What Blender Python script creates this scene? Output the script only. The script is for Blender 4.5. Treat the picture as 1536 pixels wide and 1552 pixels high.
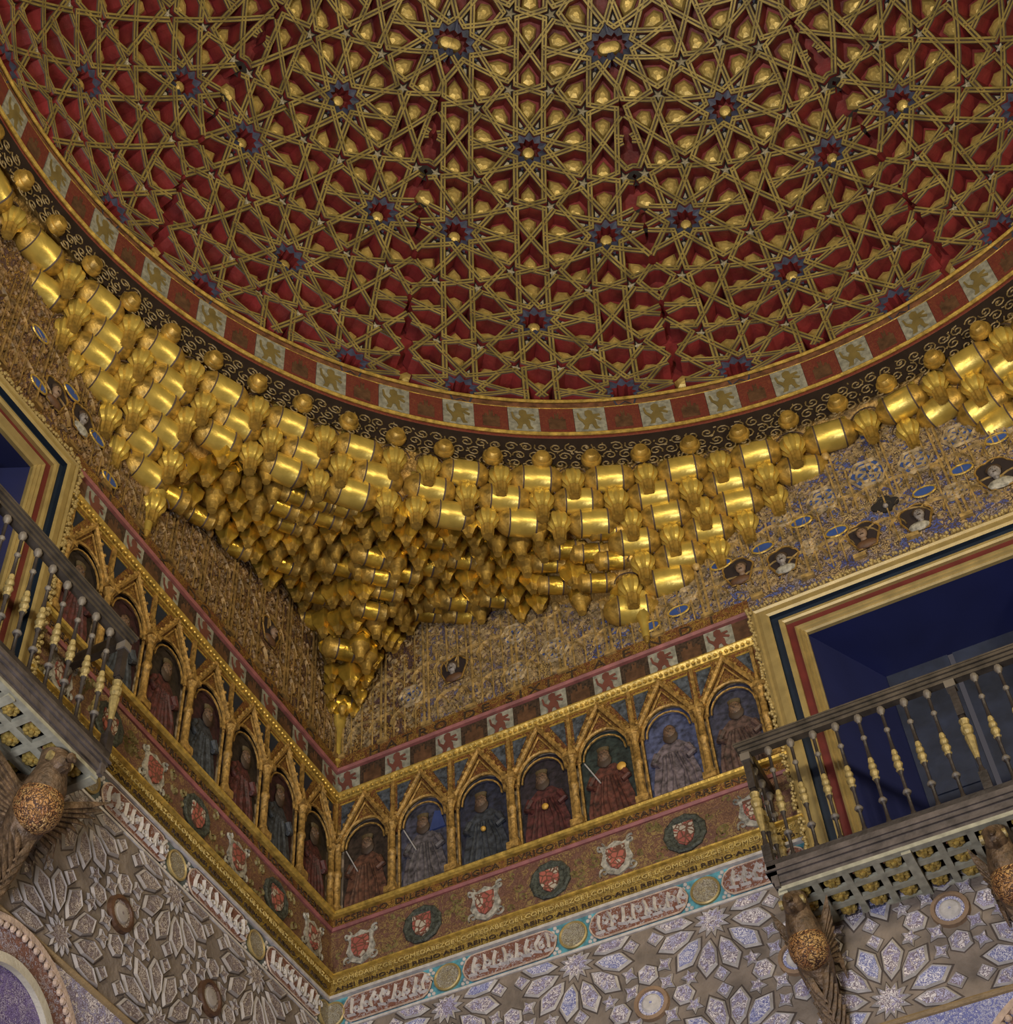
import bpy, math, random
from mathutils import Vector, Matrix
from math import sin, cos, pi, radians, sqrt, atan2, tan, asin, hypot
for o in list(bpy.data.objects): bpy.data.objects.remove(o)
SC = bpy.context.scene
COL = SC.collection
rnd = random.Random(7)

# ------------------------------------------------------------------ camera
W0, H0 = 1536, 1552
cam_d = bpy.data.cameras.new('camera')
cam = bpy.data.objects.new('camera', cam_d); COL.objects.link(cam)
CR = Vector((-0.48164251, 0.87632778, -0.00837372)); CU = Vector((0.68838581, 0.38422558, 0.61522002)); CD = Vector((-0.54235179, -0.29055177, 0.78831098))
CP = Vector((8.9514006, 5.5336151, 1.6)); FPX, PPX, PPY = 2484.073, 619.366, 720.966
cam.matrix_world = Matrix(((CR.x, CU.x, -CD.x, CP.x), (CR.y, CU.y, -CD.y, CP.y), (CR.z, CU.z, -CD.z, CP.z), (0, 0, 0, 1)))
cam_d.sensor_fit = 'AUTO'; cam_d.sensor_width = 36; cam_d.lens = FPX*36/H0
cam_d.shift_x = (W0/2-PPX)/H0; cam_d.shift_y = (PPY-H0/2)/H0
cam_d.clip_start = .05; cam_d.clip_end = 100
SC.camera = cam
def project(P):
    v = Vector(P)-CP; d = v.dot(CD)
    return (PPX+FPX*v.dot(CR)/d, PPY-FPX*v.dot(CU)/d, d) if d > .01 else (-9e9, -9e9, d)

# ------------------------------------------------------------------ light
SC.view_settings.view_transform = 'Standard'; SC.view_settings.look = 'None'
SC.view_settings.gamma = 1; SC.view_settings.use_curve_mapping = False
SC.view_settings.exposure = 0.0
wd = bpy.data.worlds.new('world'); SC.world = wd; wd.use_nodes = True
wd.node_tree.nodes['Background'].inputs[0].default_value = (.55, .5, .55, 1)
wd.node_tree.nodes['Background'].inputs[1].default_value = .12
def area(name, loc, target, size, power, color):
    l = bpy.data.lights.new(name, 'AREA'); l.energy = power; l.size = size; l.color = color
    o = bpy.data.objects.new(name, l); COL.objects.link(o); o.location = loc
    o.rotation_euler = (Vector(target)-Vector(loc)).to_track_quat('-Z', 'Y').to_euler(); return o
area('daylight_from_court_door', (9.7, 2.6, 2.4), (0, 3.2, 8), 2.6, 820, (.82, .86, 1))
area('floodlight_far_balcony', (8.9, 4.2, 9.3), (.9, 1.9, 11.8), .5, 240, (1, .92, .72))
area('floodlight_side_balcony', (4.2, 9.0, 9.3), (2.0, .9, 11.8), .5, 170, (1, .87, .6))
area('dome_uplight_midroom', (6.6, 6.4, 9.2), (4.6, 4.4, 18), 1.2, 150, (1, .86, .55))  # unseen lamp hung mid-room, placed so the upper dome gets more light

# ------------------------------------------------------------------ materials
def newmat(name):
    m = bpy.data.materials.new(name); m.use_nodes = True
    nt = m.node_tree; return m, nt, nt.nodes['Principled BSDF']
def mat(name, col, rough=.5, metal=0., bump=0., bscale=30., var=.15, vscale=8., spec=.5):
    m, nt, b = newmat(name)
    b.inputs['Roughness'].default_value = rough; b.inputs['Metallic'].default_value = metal
    b.inputs['Specular IOR Level'].default_value = spec
    tc = nt.nodes.new('ShaderNodeTexCoord')
    n = nt.nodes.new('ShaderNodeTexNoise'); n.inputs['Scale'].default_value = vscale; n.inputs['Detail'].default_value = 5
    nt.links.new(tc.outputs['Object'], n.inputs['Vector'])
    r = nt.nodes.new('ShaderNodeValToRGB'); e = r.color_ramp.elements
    e[0].position = .3; e[1].position = .72
    e[0].color = tuple(max(0, c*(1-var*1.6)) for c in col)+(1,); e[1].color = tuple(min(1, c*(1+var)) for c in col)+(1,)
    nt.links.new(n.outputs['Fac'], r.inputs['Fac']); nt.links.new(r.outputs['Color'], b.inputs['Base Color'])
    if bump:
        n2 = nt.nodes.new('ShaderNodeTexNoise'); n2.inputs['Scale'].default_value = bscale; n2.inputs['Detail'].default_value = 4
        nt.links.new(tc.outputs['Object'], n2.inputs['Vector'])
        bm = nt.nodes.new('ShaderNodeBump'); bm.inputs['Strength'].default_value = bump; bm.inputs['Distance'].default_value = .02
        nt.links.new(n2.outputs['Fac'], bm.inputs['Height']); nt.links.new(bm.outputs['Normal'], b.inputs['Normal'])
    return m
def orn(name, cols, scale=40., rough=.6, metal=0., bump=.5, warp=.25, stretch=(1, 1, 1)):
    """small scale arabesque: warped cells picked out in a few paint colours, with relief"""
    m, nt, b = newmat(name)
    b.inputs['Roughness'].default_value = rough; b.inputs['Metallic'].default_value = metal
    tc = nt.nodes.new('ShaderNodeTexCoord')
    mp = nt.nodes.new('ShaderNodeMapping'); mp.inputs['Scale'].default_value = stretch
    nt.links.new(tc.outputs['Object'], mp.inputs['Vector'])
    n = nt.nodes.new('ShaderNodeTexNoise'); n.inputs['Scale'].default_value = scale*.35; n.inputs['Detail'].default_value = 2
    nt.links.new(mp.outputs['Vector'], n.inputs['Vector'])
    mx = nt.nodes.new('ShaderNodeMix'); mx.data_type = 'VECTOR'; mx.inputs[0].default_value = warp
    nt.links.new(mp.outputs['Vector'], mx.inputs[4]); nt.links.new(n.outputs['Color'], mx.inputs[5])
    v = nt.nodes.new('ShaderNodeTexVoronoi'); v.feature = 'DISTANCE_TO_EDGE'; v.inputs['Scale'].default_value = scale
    v2 = nt.nodes.new('ShaderNodeTexVoronoi'); v2.inputs['Scale'].default_value = scale*.55
    nt.links.new(mx.outputs[1], v.inputs['Vector']); nt.links.new(mx.outputs[1], v2.inputs['Vector'])
    r = nt.nodes.new('ShaderNodeValToRGB'); r.color_ramp.interpolation = 'CONSTANT'
    k = len(cols)-1; els = r.color_ramp.elements
    while len(els) < k: els.new(.5)
    for i in range(k): els[i].position = i/k; els[i].color = tuple(cols[i+1])+(1,)
    sep = nt.nodes.new('ShaderNodeSeparateColor'); nt.links.new(v2.outputs['Color'], sep.inputs[0]); nt.links.new(sep.outputs[0], r.inputs['Fac'])
    mr = nt.nodes.new('ShaderNodeMapRange'); mr.inputs[1].default_value = .07; mr.inputs[2].default_value = .13
    nt.links.new(v.outputs['Distance'], mr.inputs[0])
    mc = nt.nodes.new('ShaderNodeMix'); mc.data_type = 'RGBA'; nt.links.new(mr.outputs[0], mc.inputs[0])
    mc.inputs[6].default_value = tuple(cols[0])+(1,); nt.links.new(r.outputs['Color'], mc.inputs[7])
    nt.links.new(mc.outputs[2], b.inputs['Base Color'])
    if bump:
        bm = nt.nodes.new('ShaderNodeBump'); bm.inputs['Strength'].default_value = bump; bm.inputs['Distance'].default_value = .01; bm.invert = False
        nt.links.new(v.outputs['Distance'], bm.inputs['Height']); nt.links.new(bm.outputs['Normal'], b.inputs['Normal'])
    return m
GOLDS = mat('deep amber gilding', (.70, .46, .07), .30, .8, .4, 14, .3, 6)
GOLD = mat('gilding', (.63, .455, .10), .36, .65, .35, 9, .22, 5)
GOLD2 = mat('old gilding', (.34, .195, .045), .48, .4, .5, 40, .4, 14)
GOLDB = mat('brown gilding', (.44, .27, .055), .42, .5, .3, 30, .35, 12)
GOLDA = mat('arcade gilding', (.40, .235, .065), .45, .3, .4, 60, .4, 30)
GOLDM = mat('bright gilded moulding', (.58, .38, .08), .38, .5, .25, 30, .3, 20)
STRAP = mat('gilded strapwork', (.33, .245, .07), .5, .25, .2, 60, .3, 6)
GROOVE = mat('dark groove paint', (.075, .045, .03), .7, 0, 0, 30, .3, 10)
RED = mat('dome red paint', (.20, .022, .022), .55, 0, .2, 30, .35, 4)
DBLUE = mat('dome blue paint', (.040, .045, .085), .6, 0, .2, 30, .35, 9)
BLACK = mat('black paint', (.012, .009, .008), .8)
BOSS = mat('gilded boss', (.60, .43, .13), .45, .45, .3, 25, .2, 7)
STARW = mat('pale star paint', (.38, .33, .22), .6)
WHITE = mat('off white plaster', (.52, .47, .43), .8, 0, .2, 40, .15, 20)
PANRED = orn('painted castle red', [(.10, .02, .012), (.17, .028, .018), (.14, .024, .016), (.19, .05, .022)], 60, .6, 0, .1)
PANWH = mat('lion panel off white', (.26, .245, .19), .7, 0, 0, 30, .3, 22)
BRN = mat('brown paint', (.10, .045, .02), .6, 0, .2, 40, .3, 14)
SCROLLB = mat('scroll band dark', (.022, .014, .010), .9, spec=.1)
SCROLLG = mat('scroll band gilding', (.20, .135, .05), .6, .1)
ORNU = orn('carved stucco upper', [(.07, .045, .03), (.36, .24, .11), (.055, .07, .24), (.25, .18, .15), (.40, .28, .12), (.07, .10, .30), (.24, .19, .18)], 26, .65, .1, .9, .35)
ORNC = orn('carved stucco gold corner', [(.07, .035, .015), (.34, .19, .05), (.24, .13, .07), (.40, .24, .06), (.12, .07, .08)], 40, .55, .3, .8, .3, (1, 1, .45))
ORNG = orn('gold frieze ground', [(.10, .04, .015), (.30, .15, .035), (.38, .22, .045), (.22, .08, .03)], 45, .5, .35, .5)
ORNSH = orn('shield frieze ground', [(.12, .055, .035), (.24, .14, .06), (.20, .10, .05), (.17, .08, .055), (.26, .17, .06)], 26, .6, .15, .4, .45)
ORNW = orn('pale arabesque', [(.17, .13, .16), (.66, .60, .60), (.42, .40, .56), (.70, .62, .60), (.36, .32, .46)], 40, .75, 0, .6)
ORNWB = orn('blue arabesque', [(.14, .14, .30), (.62, .59, .66), (.36, .37, .54), (.68, .64, .68)], 42, .75, 0, .6)
ORNWL = orn('shaded brown arabesque', [(.13, .09, .075), (.46, .39, .34), (.30, .25, .24), (.50, .42, .36), (.26, .21, .22)], 40, .75, 0, .6)  # left wall copy of the pale arabesque, dimmer light put into its colour
ORNBW = orn('blue and white spandrel', [(.12, .12, .30), (.55, .55, .68), (.62, .60, .68), (.20, .22, .48)], 52, .8, 0, .6, .4)
ORNPU = orn('purple arabesque', [(.08, .05, .14), (.22, .16, .34), (.38, .32, .42), (.30, .24, .40)], 50, .8, 0, .6)
ORNRB = orn('brown script stucco', [(.14, .05, .03), (.24, .10, .06), (.20, .08, .05), (.42, .36, .36)], 60, .75, 0, .5)
STONE = mat('grey brown strap stucco', (.20, .155, .12), .8, 0, .5, 30, .25, 6)
STONED = mat('strap edge stucco', (.075, .055, .045), .85, 0, .3, 30, .25, 6)
PEACH = mat('peach stucco rim', (.50, .36, .27), .8, 0, .4, 60, .2, 20)
TURQ = mat('turquoise paint', (.09, .29, .34), .7, 0, .2, 30, .35, 20)
NAVY = mat('navy paint', (.010, .014, .075), .55, 0, 0, 30, .1, 3)
NAVYF = mat('navy frame paint', (.008, .016, .032), .5)
FRED = mat('frame red paint', (.115, .015, .012), .55)
FGOLD = mat('frame pale gold', (.39, .285, .11), .42, .3, .05, 30, .12, 10)
PINK = mat('pink moulding', (.26, .085, .075), .6, 0, .1, 30, .2, 12)
IRON = mat('dark balcony wood', (.042, .032, .028), .5, .1, .2, 40, .3, 12)
BALG = mat('baluster worn grey', (.17, .14, .11), .5)
BEAM = mat('grey brown beam', (.105, .082, .072), .6, 0, .3, 40, .3, 10)
IRONL = mat('worn balcony rail', (.085, .066, .048), .5, .1, .2, 40, .3, 10)
COFG = mat('grey green coffer frame', (.37, .345, .25), .6, 0, .1, 30, .2, 16)
COFY = mat('coffer flower gilding', (.52, .36, .09), .4, .3, 0, 30, .4, 40)
BALY = mat('baluster yellow gilding', (.36, .265, .10), .45, .2, 0, 30, .3, 30)
LIONC = mat('lion brown', (.14, .045, .03), .6)
LIONG = mat('lion olive gold', (.17, .12, .035), .6)
CASTLE = mat('castle brown', (.05, .028, .016), .6, 0, .1, 60, .5, 60)
SKIN = mat('portrait skin', (.20, .125, .08), .6)
SKINK = mat('painted king skin', (.13, .075, .045), .6, 0, 0, 30, .5, 60)
SKING = mat('portrait grey skin', (.22, .19, .175), .6, 0, 0, 30, .4, 40)
HAIR = mat('portrait hair', (.05, .028, .015), .7)
DARKP = mat('portrait hollow shade', (.018, .010, .010), .7)
BLUEP = mat('bright blue paint', (.03, .07, .24), .5)
STEEL = mat('painted sword', (.36, .34, .33), .5)
ORBG = mat('painted gold orb', (.60, .34, .06), .5, .2)
GRIF = mat('griffin bronze gilding', (.14, .085, .045), .5, .3, .6, 45, .4, 20)
GRIFS = orn('griffin scales', [(.06, .025, .012), (.42, .21, .07), (.34, .15, .05), (.48, .28, .10)], 38, .5, .3, .9, .2)
FLOORM = mat('floor marble', (.35, .30, .25), .5)
PLAIN = orn('far wall stucco', [(.12, .09, .06), (.35, .27, .18), (.28, .2, .13)], 8, .8, 0, .2)
SHG = mat('shield grey scroll', (.36, .33, .27), .6, 0, .3, 60, .4, 30)
WREA = mat('wreath dark green', (.055, .06, .045), .6, 0, .5, 70, .5, 40)
HER = orn('heraldic quarters', [(.12, .05, .03), (.36, .10, .07), (.40, .34, .26), (.30, .08, .06)], 24, .6, 0, .1, .05)
DISC = orn('gilded roundel', [(.14, .11, .08), (.38, .34, .24), (.34, .28, .16), (.42, .38, .30)], 50, .6, .1, .5)

# ------------------------------------------------------------------ mesh builder
class MB:
    def __init__(s): s.v = []; s.f = []; s.m = []
    def add(s, vs, fs, mi=0):
        b = len(s.v); s.v += [tuple(x) for x in vs]
        for i, f in enumerate(fs):
            s.f.append([b+j for j in f]); s.m.append(mi if isinstance(mi, int) else mi[i])
    def box(s, x0, x1, y0, y1, z0, z1, mi=0):
        s.add([(x0, y0, z0), (x1, y0, z0), (x1, y1, z0), (x0, y1, z0), (x0, y0, z1), (x1, y0, z1), (x1, y1, z1), (x0, y1, z1)],
              [(0, 3, 2, 1), (4, 5, 6, 7), (0, 1, 5, 4), (1, 2, 6, 5), (2, 3, 7, 6), (3, 0, 4, 7)], mi)
    def prism(s, poly, y0, y1, mi=0, side=None):
        """polygon in XZ, front face at y0 (towards the room), back y1"""
        n = len(poly); s.add([(x, y0, z) for x, z in poly]+[(x, y1, z) for x, z in poly],
            [list(range(n)), list(range(2*n-1, n-1, -1))]+[(i, (i+1) % n, n+(i+1) % n, n+i) for i in range(n)],
            [mi, mi]+[mi if side is None else side]*n)
    def lathe(s, prof, c=(0, 0, 0), n=12, mi=0, axis='z', flute=0., nf=8, mats=None):
        vs = []
        for r, z in prof:
            for k in range(n):
                a = 2*pi*k/n; rr = r*(1-flute*(.5+.5*cos(nf*a)))
                p = (rr*cos(a), rr*sin(a), z)
                if axis == 'y': p = (rr*cos(a), z, rr*sin(a))
                if axis == 'x': p = (z, rr*cos(a), rr*sin(a))
                vs.append((p[0]+c[0], p[1]+c[1], p[2]+c[2]))
        fs = []; ms = []
        for i in range(len(prof)-1):
            for k in range(n):
                fs.append((i*n+k, i*n+(k+1) % n, (i+1)*n+(k+1) % n, (i+1)*n+k)); ms.append(mats[i] if mats else mi)
        fs.append(list(range(n))[::-1]); ms.append(mats[0] if mats else mi)
        fs.append([(len(prof)-1)*n+k for k in range(n)]); ms.append(mats[-1] if mats else mi)
        s.add(vs, fs, ms)
    def ell(s, c, r, mi=0, n=10, m=7):
        prof = [(max(1e-4, sin(pi*i/m)), -cos(pi*i/m)) for i in range(m+1)]
        vs = [(c[0]+r[0]*q*cos(2*pi*k/n), c[1]+r[1]*q*sin(2*pi*k/n), c[2]+r[2]*z) for q, z in prof for k in range(n)]
        s.add(vs, [(i*n+k, i*n+(k+1) % n, (i+1)*n+(k+1) % n, (i+1)*n+k) for i in range(m) for k in range(n)], mi)
    def tube(s, pts, rad, n=6, mi=0, flat=1., closed=False):
        P = [Vector(p) for p in pts]; N = len(P); vs = []
        for i, p in enumerate(P):
            t = (P[(i+1) % N]-P[i-1]) if closed else (P[min(i+1, N-1)]-P[max(i-1, 0)])
            t.normalize(); a = Vector((0, 1, 0)) if abs(t.y) < .9 else Vector((0, 0, 1))
            u = t.cross(a).normalized(); w = t.cross(u).normalized()
            r = rad[i] if isinstance(rad, (list, tuple)) else rad
            for k in range(n):
                q = 2*pi*k/n+pi/n; vs.append(p+u*(r*cos(q))+w*(r*flat*sin(q)))
        fs = []
        for i in range(N if closed else N-1):
            j = (i+1) % N
            fs += [(i*n+k, i*n+(k+1) % n, j*n+(k+1) % n, j*n+k) for k in range(n)]
        if not closed: fs += [list(range(n))[::-1], [(N-1)*n+k for k in range(n)]]
        s.add(vs, fs, mi)
    def mould(s, x0, x1, prof, mi=0):
        """extrude an open (y,z) profile along X with closed ends"""
        n = len(prof); ms = mi if isinstance(mi, (list, tuple)) else [mi]*(n-1)
        s.add([(x0, y, z) for y, z in prof]+[(x1, y, z) for y, z in prof],
              [(i, i+1, n+i+1, n+i) for i in range(n-1)]+[list(range(n)), list(range(2*n-1, n-1, -1))], list(ms)+[ms[0], ms[0]])
    def ridge(s, pts, w, h, y, mi=0):
        """raised pointed ribbon on the wall plane (XZ), from y out to y-h"""
        n = len(pts); vs = []
        for i, (x, z) in enumerate(pts):
            a = pts[min(i+1, n-1)]; b = pts[max(i-1, 0)]; dx, dz = a[0]-b[0], a[1]-b[1]; l = hypot(dx, dz) or 1
            nx, nz = -dz/l*w/2, dx/l*w/2
            vs += [(x+nx, y, z+nz), (x, y-h, z), (x-nx, y, z-nz)]
        s.add(vs, [f for i in range(n-1) for f in ((3*i, 3*i+3, 3*i+4, 3*i+1), (3*i+1, 3*i+4, 3*i+5, 3*i+2))], mi)
    def merge(s, o, M=None, mmap=None):
        b = len(s.v); s.v += [tuple(M @ Vector(v)) for v in o.v] if M else list(o.v)
        s.f += [[b+j for j in f] for f in o.f]; s.m += o.m if mmap is None else [mmap[m] for m in o.m]
    def mesh(s, name, mats, smooth=False):
        me = bpy.data.meshes.new(name); me.from_pydata(s.v, [], s.f)
        for m in (mats if isinstance(mats, (list, tuple)) else [mats]): me.materials.append(m)
        me.polygons.foreach_set('material_index', s.m)
        if smooth: me.polygons.foreach_set('use_smooth', [True]*len(s.f))
        me.update()
        if smooth:
            try: me.set_sharp_from_angle(angle=radians(42))
            except Exception: pass
        return me
    def obj(s, name, mats, parent=None, M=None, smooth=False, **kw):
        return link(name, s.mesh(name, mats, smooth), parent, M, **kw)
def link(name, me, parent=None, M=None, label=None, cat=None, group=None, kind=None):
    o = bpy.data.objects.new(name, me); COL.objects.link(o)
    if parent: o.parent = parent
    if M is not None:
        if parent: o.matrix_local = M
        else: o.matrix_world = M
    if label: o['label'] = label
    if cat: o['category'] = cat
    if group: o['group'] = group
    if kind: o['kind'] = kind
    return o
def thing(name, label, cat, M=None, group=None, kind=None):
    return link(name, None, None, M, label, cat, group, kind)
T = Matrix.Translation
FR = Matrix.Rotation(pi/2, 4, 'Z'); FL = Matrix.Rotation(pi, 4, 'Z')   # local X = rightwards along the wall, Y = into it
FRAME = {'R': FR, 'L': FL}
def X(w, s): return s if w == 'R' else -s
def XR(w, a, b): return (a, b) if w == 'R' else (-b, -a)
def at(w, s, z, y=0): return FRAME[w] @ T((X(w, s), y, z))
SIDE = {'R': 'right', 'L': 'left'}
def lettering(text, size, x0, z0, y, parent, m, name='lettering', width=None, depth=.004, shear=0):
    c = bpy.data.curves.new(name, 'FONT'); c.body = text; c.size = size; c.extrude = depth; c.resolution_u = 2
    t = bpy.data.objects.new('tmp', c); COL.objects.link(t)
    dg = bpy.context.evaluated_depsgraph_get(); dg.update()
    me = bpy.data.meshes.new_from_object(t.evaluated_get(dg)); bpy.data.objects.remove(t)
    xs = [v.co.x for v in me.vertices]; k = (width/(max(xs)-min(xs))) if width else 1
    for v in me.vertices: v.co = Vector((x0+(v.co.x-min(xs))*k, y-v.co.z, z0+v.co.y))
    me.materials.clear(); me.materials.append(m)
    return link(name, me, parent)

# ------------------------------------------------------------------ room shell
DC = Vector((5, 5, 13.445))     # dome centre
ZG, ZPK, ZCT, ZW, ZSB, ZBD, ZRD = 9.457, 9.348, 8.886, 8.754, 8.474, 10.645, 10.955
S_IN, S_OUT, ZLIN, ZFL = 4.13, 3.75, 10.546, 8.2
def shell(w, name):
    mb = MB(); a, b = XR(w, S_IN, 10-S_IN); e0, e1 = XR(w, -.3, 10.3)
    a -= .03; b += .03; mb.box(e0, a, 0, .3, 0, 13.4); mb.box(b, e1, 0, .3, 0, 13.4); mb.box(a, b, 0, .3, 0, ZFL-.02); mb.box(a, b, 0, .3, ZLIN+.03, 13.4)
    mb.obj(name, [PLAIN], None, FRAME[w], kind='structure')
shell('R', 'wall_right'); shell('L', 'wall_left')
mb = MB(); mb.box(0, 10, 10, 10.3, 0, 13.4); mb.obj('wall_back', [PLAIN], kind='structure')
mb = MB(); mb.box(10, 10.3, 0, 10, 0, 13.4); mb.obj('wall_front', [PLAIN], kind='structure')
mb = MB(); mb.box(-.3, 10.3, -.3, 10.3, -.2, 0); mb.obj('floor', [FLOORM], kind='structure')

# ------------------------------------------------------------------ dome
RF, RS = 4.70, 4.89            # lattice face, painted shell
def sph(az, lat, r):
    return DC+Vector((cos(az)*cos(lat), sin(az)*cos(lat), sin(lat)))*r
mb = MB(); NA, NL = 96, 24
for j in range(NL+1):
    for i in range(NA): mb.v.append(tuple(sph(2*pi*i/NA, pi/2*j/NL*.9999, RS)))
for j in range(NL):
    for i in range(NA): mb.f.append([j*NA+i, j*NA+(i+1) % NA, (j+1)*NA+(i+1) % NA, (j+1)*NA+i]); mb.m.append(0)
dome = mb.obj('ceiling', [RED], kind='structure', label='red painted hollow of the wooden dome behind the gilded star lattice', smooth=True)
U = .618                        # half the distance between neighbouring rosettes
LAT0, DLAT = radians(13.8), radians(12.16)
wq = .2245; qq = .1241; c36 = pi/5
centers = []
for j in range(-2, 7):
    y = (LAT0+DLAT*j)*4.7
    for k in ([0, -2, 2] if j % 2 == 0 else [-1, 1]): centers.append((k*.5878*2*U, y))
def vis(x, y, m=0.):            # inside this gore
    lat = y/4.7
    return radians(.2) < lat < radians(84) and abs(x) < radians(15)*4.7*cos(lat)+m
segs = []; kites = []; stars5 = []; petals = []; cores = []
seenV = set()
def rot(p, a): return (p[0]*cos(a)-p[1]*sin(a), p[0]*sin(a)+p[1]*cos(a))
def place(c, p, a): q = rot(p, a); return (c[0]+q[0]*U, c[1]+q[1]*U)
S0 = (1-.588*qq, wq)
for c in centers:
    for k in range(10):
        a = pi/2+k*c36
        for sg in (1, -1):
            x1 = S0[0]
            segs.append((place(c, (wq/tan(3*pi/10), sg*wq), a), place(c, (x1, sg*wq), a), k % 5))
            segs.append((place(c, (1, 0), a), place(c, (S0[0], sg*wq), a), 5+(k+sg) % 5))
        petals.append((place(c, (.74, 0), a), a, 1.))
        av = a+pi/10
        kd = [(1.236*wq, 0), (1.7*wq, c36/2), (3.236*wq, 0), (1.7*wq, -c36/2)]
        kites.append([place(c, (r*cos(t), r*sin(t)), av) for r, t in kd])
        v = place(c, (1.0515*cos(pi/10), 1.0515*sin(pi/10)), a)
        horiz = abs(v[1]-c[1]) < .05
        key = (round(v[0], 2), round(v[1], 2))
        if not horiz and not any(hypot(key[0]-q[0], key[1]-q[1]) < .06 for q in seenV):
            seenV.add(key); V = v; tips = []
            for t in range(5):
                ta = av+pi+t*2*pi/5
                tips.append((V[0]+2.618*qq*U*cos(ta), V[1]+2.618*qq*U*sin(ta)))
                ca = ta+c36; tips.append((V[0]+qq*U*cos(ca), V[1]+qq*U*sin(ca)))
            for t in range(10): segs.append((tips[t], tips[(t+1) % 10], 2+t % 5))
            stars5.append((V, tips))
        if horiz:
            S = place(c, (S0[0], wq), a); S2 = place(c, rot((S0[0], -wq), c36), a)
            segs.append((S, S2, 3))
    # bow-tie to the right
    b = (c[0]+.5878*2*U, c[1])
    for sx_ in (1, -1):
        for sz in (1, -1):
            p = lambda x, y: (b[0]+sx_*x*U, b[1]+sz*y*U)
            segs.append((p(0, 0), p(wq, .309), 4)); segs.append((p(wq, .309), p(wq, .545), 1)); segs.append((p(wq, .545), p(0, .618), 0))
    for sz in (1, -1): petals.append(((b[0], b[1]+sz*.36*U), pi/2*sz, .9))
    cores.append(c)
def warp(x, y, r):              # flat gore coordinates to the dome, gore centred on azimuth 0
    lat = y/4.7; return sph(x/(4.7*max(cos(lat), .02)), lat, r)-DC
SW, DEP = .060, .18
gore = MB()
for (p, q, tier) in segs:
    L = hypot(q[0]-p[0], q[1]-p[1])
    if L < 1e-4: continue
    ex = SW*.28/L; n = max(2, int(L/.07)); pts = []
    runs = []
    for i in range(n+1):
        t = -ex+(1+2*ex)*i/n; x, y = p[0]+(q[0]-p[0])*t, p[1]+(q[1]-p[1])*t
        if vis(x, y, .008): pts.append((x, y))
        elif pts: runs.append(pts); pts = []
    if pts: runs.append(pts)
    nx, ny = -(q[1]-p[1])/L, (q[0]-p[0])/L
    h = RF-tier*.0015
    for pts in runs:
        if len(pts) < 2: continue
        pr = [(-.5, RF+DEP), (-.5, h+.012), (-.42, h), (-.13, h), (-.09, h+.008), (.09, h+.008), (.13, h), (.42, h), (.5, h+.012), (.5, RF+DEP)]
        vs = [warp(x+nx*o*SW, y+ny*o*SW, r) for x, y in pts for o, r in pr]; k = len(pr)
        ms = [1, 2, 0, 2, 2, 2, 0, 2, 1]
        fs = []; mm = []
        for i in range(len(pts)-1):
            for j in range(k-1): fs.append((i*k+j, i*k+j+1, (i+1)*k+j+1, (i+1)*k+j)); mm.append(ms[j])
        fs += [list(range(k)), [(len(pts)-1)*k+j for j in range(k)][::-1]]; mm += [1, 1]
        gore.add(vs, fs, mm)
for poly, mi, r in [(k, 3, RF+.05) for k in kites]:
    cx = sum(q[0] for q in poly)/4; cy = sum(q[1] for q in poly)/4
    if vis(cx, cy, -.03):
        gore.add([warp(x, y, r) for x, y in poly], [(0, 1, 2, 3)], mi)
        gore.add([warp(cx+(x-cx)*.24, cy+(y-cy)*.24, r-.012) for x, y in poly], [(0, 1, 2, 3)], 5)
for V, tips in stars5:
    if vis(V[0], V[1], -.02):
        gore.add([warp(V[0], V[1], RF+.045)]+[warp(x, y, RF+.05) for x, y in tips], [(0, 1+i, 1+(i+1) % 10) for i in range(10)], 3)
        gore.add([warp(V[0], V[1], RF+.020)]+[warp(V[0]+(x-V[0])*.30, V[1]+(y-V[1])*.30, RF+.04) for x, y in tips], [(0, 1+i, 1+(i+1) % 10) for i in range(10)], 5)
for c in cores:
    if vis(c[0], c[1], .08):
        ring = [(c[0]+U*(.40 if i % 2 else .28)*cos(pi/2+i*pi/10), c[1]+U*(.40 if i % 2 else .28)*sin(pi/2+i*pi/10)) for i in range(20)]
        in2 = [(c[0]+U*(.20 if i % 2 else .14)*cos(pi/2+i*pi/10), c[1]+U*(.20 if i % 2 else .14)*sin(pi/2+i*pi/10)) for i in range(20)]
        lim = lambda x, y: (max(-1, min(1, x/(radians(15)*4.7*cos(y/4.7)+1e-6)))*(radians(15)*4.7*cos(y/4.7)), y)
        if c[1] < .1: continue
        vs = [warp(*lim(*q), RF+.015) for q in ring]+[warp(*lim(*q), RF+.035) for q in in2]+[warp(*lim(*q), RF+DEP) for q in in2]
        gore.add(vs, [(i, (i+1) % 20, 20+(i+1) % 20, 20+i) for i in range(20)]+[(20+i, 20+(i+1) % 20, 40+(i+1) % 20, 40+i) for i in range(20) if not (abs(lim(*in2[i])[0]-in2[i][0]) > 1e-5 and abs(lim(*in2[(i+1) % 20])[0]-in2[(i+1) % 20][0]) > 1e-5)], [4]*20+[1]*sum(1 for i in range(20) if not (abs(lim(*in2[i])[0]-in2[i][0]) > 1e-5 and abs(lim(*in2[(i+1) % 20])[0]-in2[(i+1) % 20][0]) > 1e-5)))
gme = gore.mesh('strap_lattice', [STRAP, RED, GROOVE, BLACK, DBLUE, STARW])
for g in range(12):
    link('strap_lattice', gme, dome, T(DC) @ Matrix.Rotation(radians(.6)+g*pi/6, 4, 'Z'))
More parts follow.
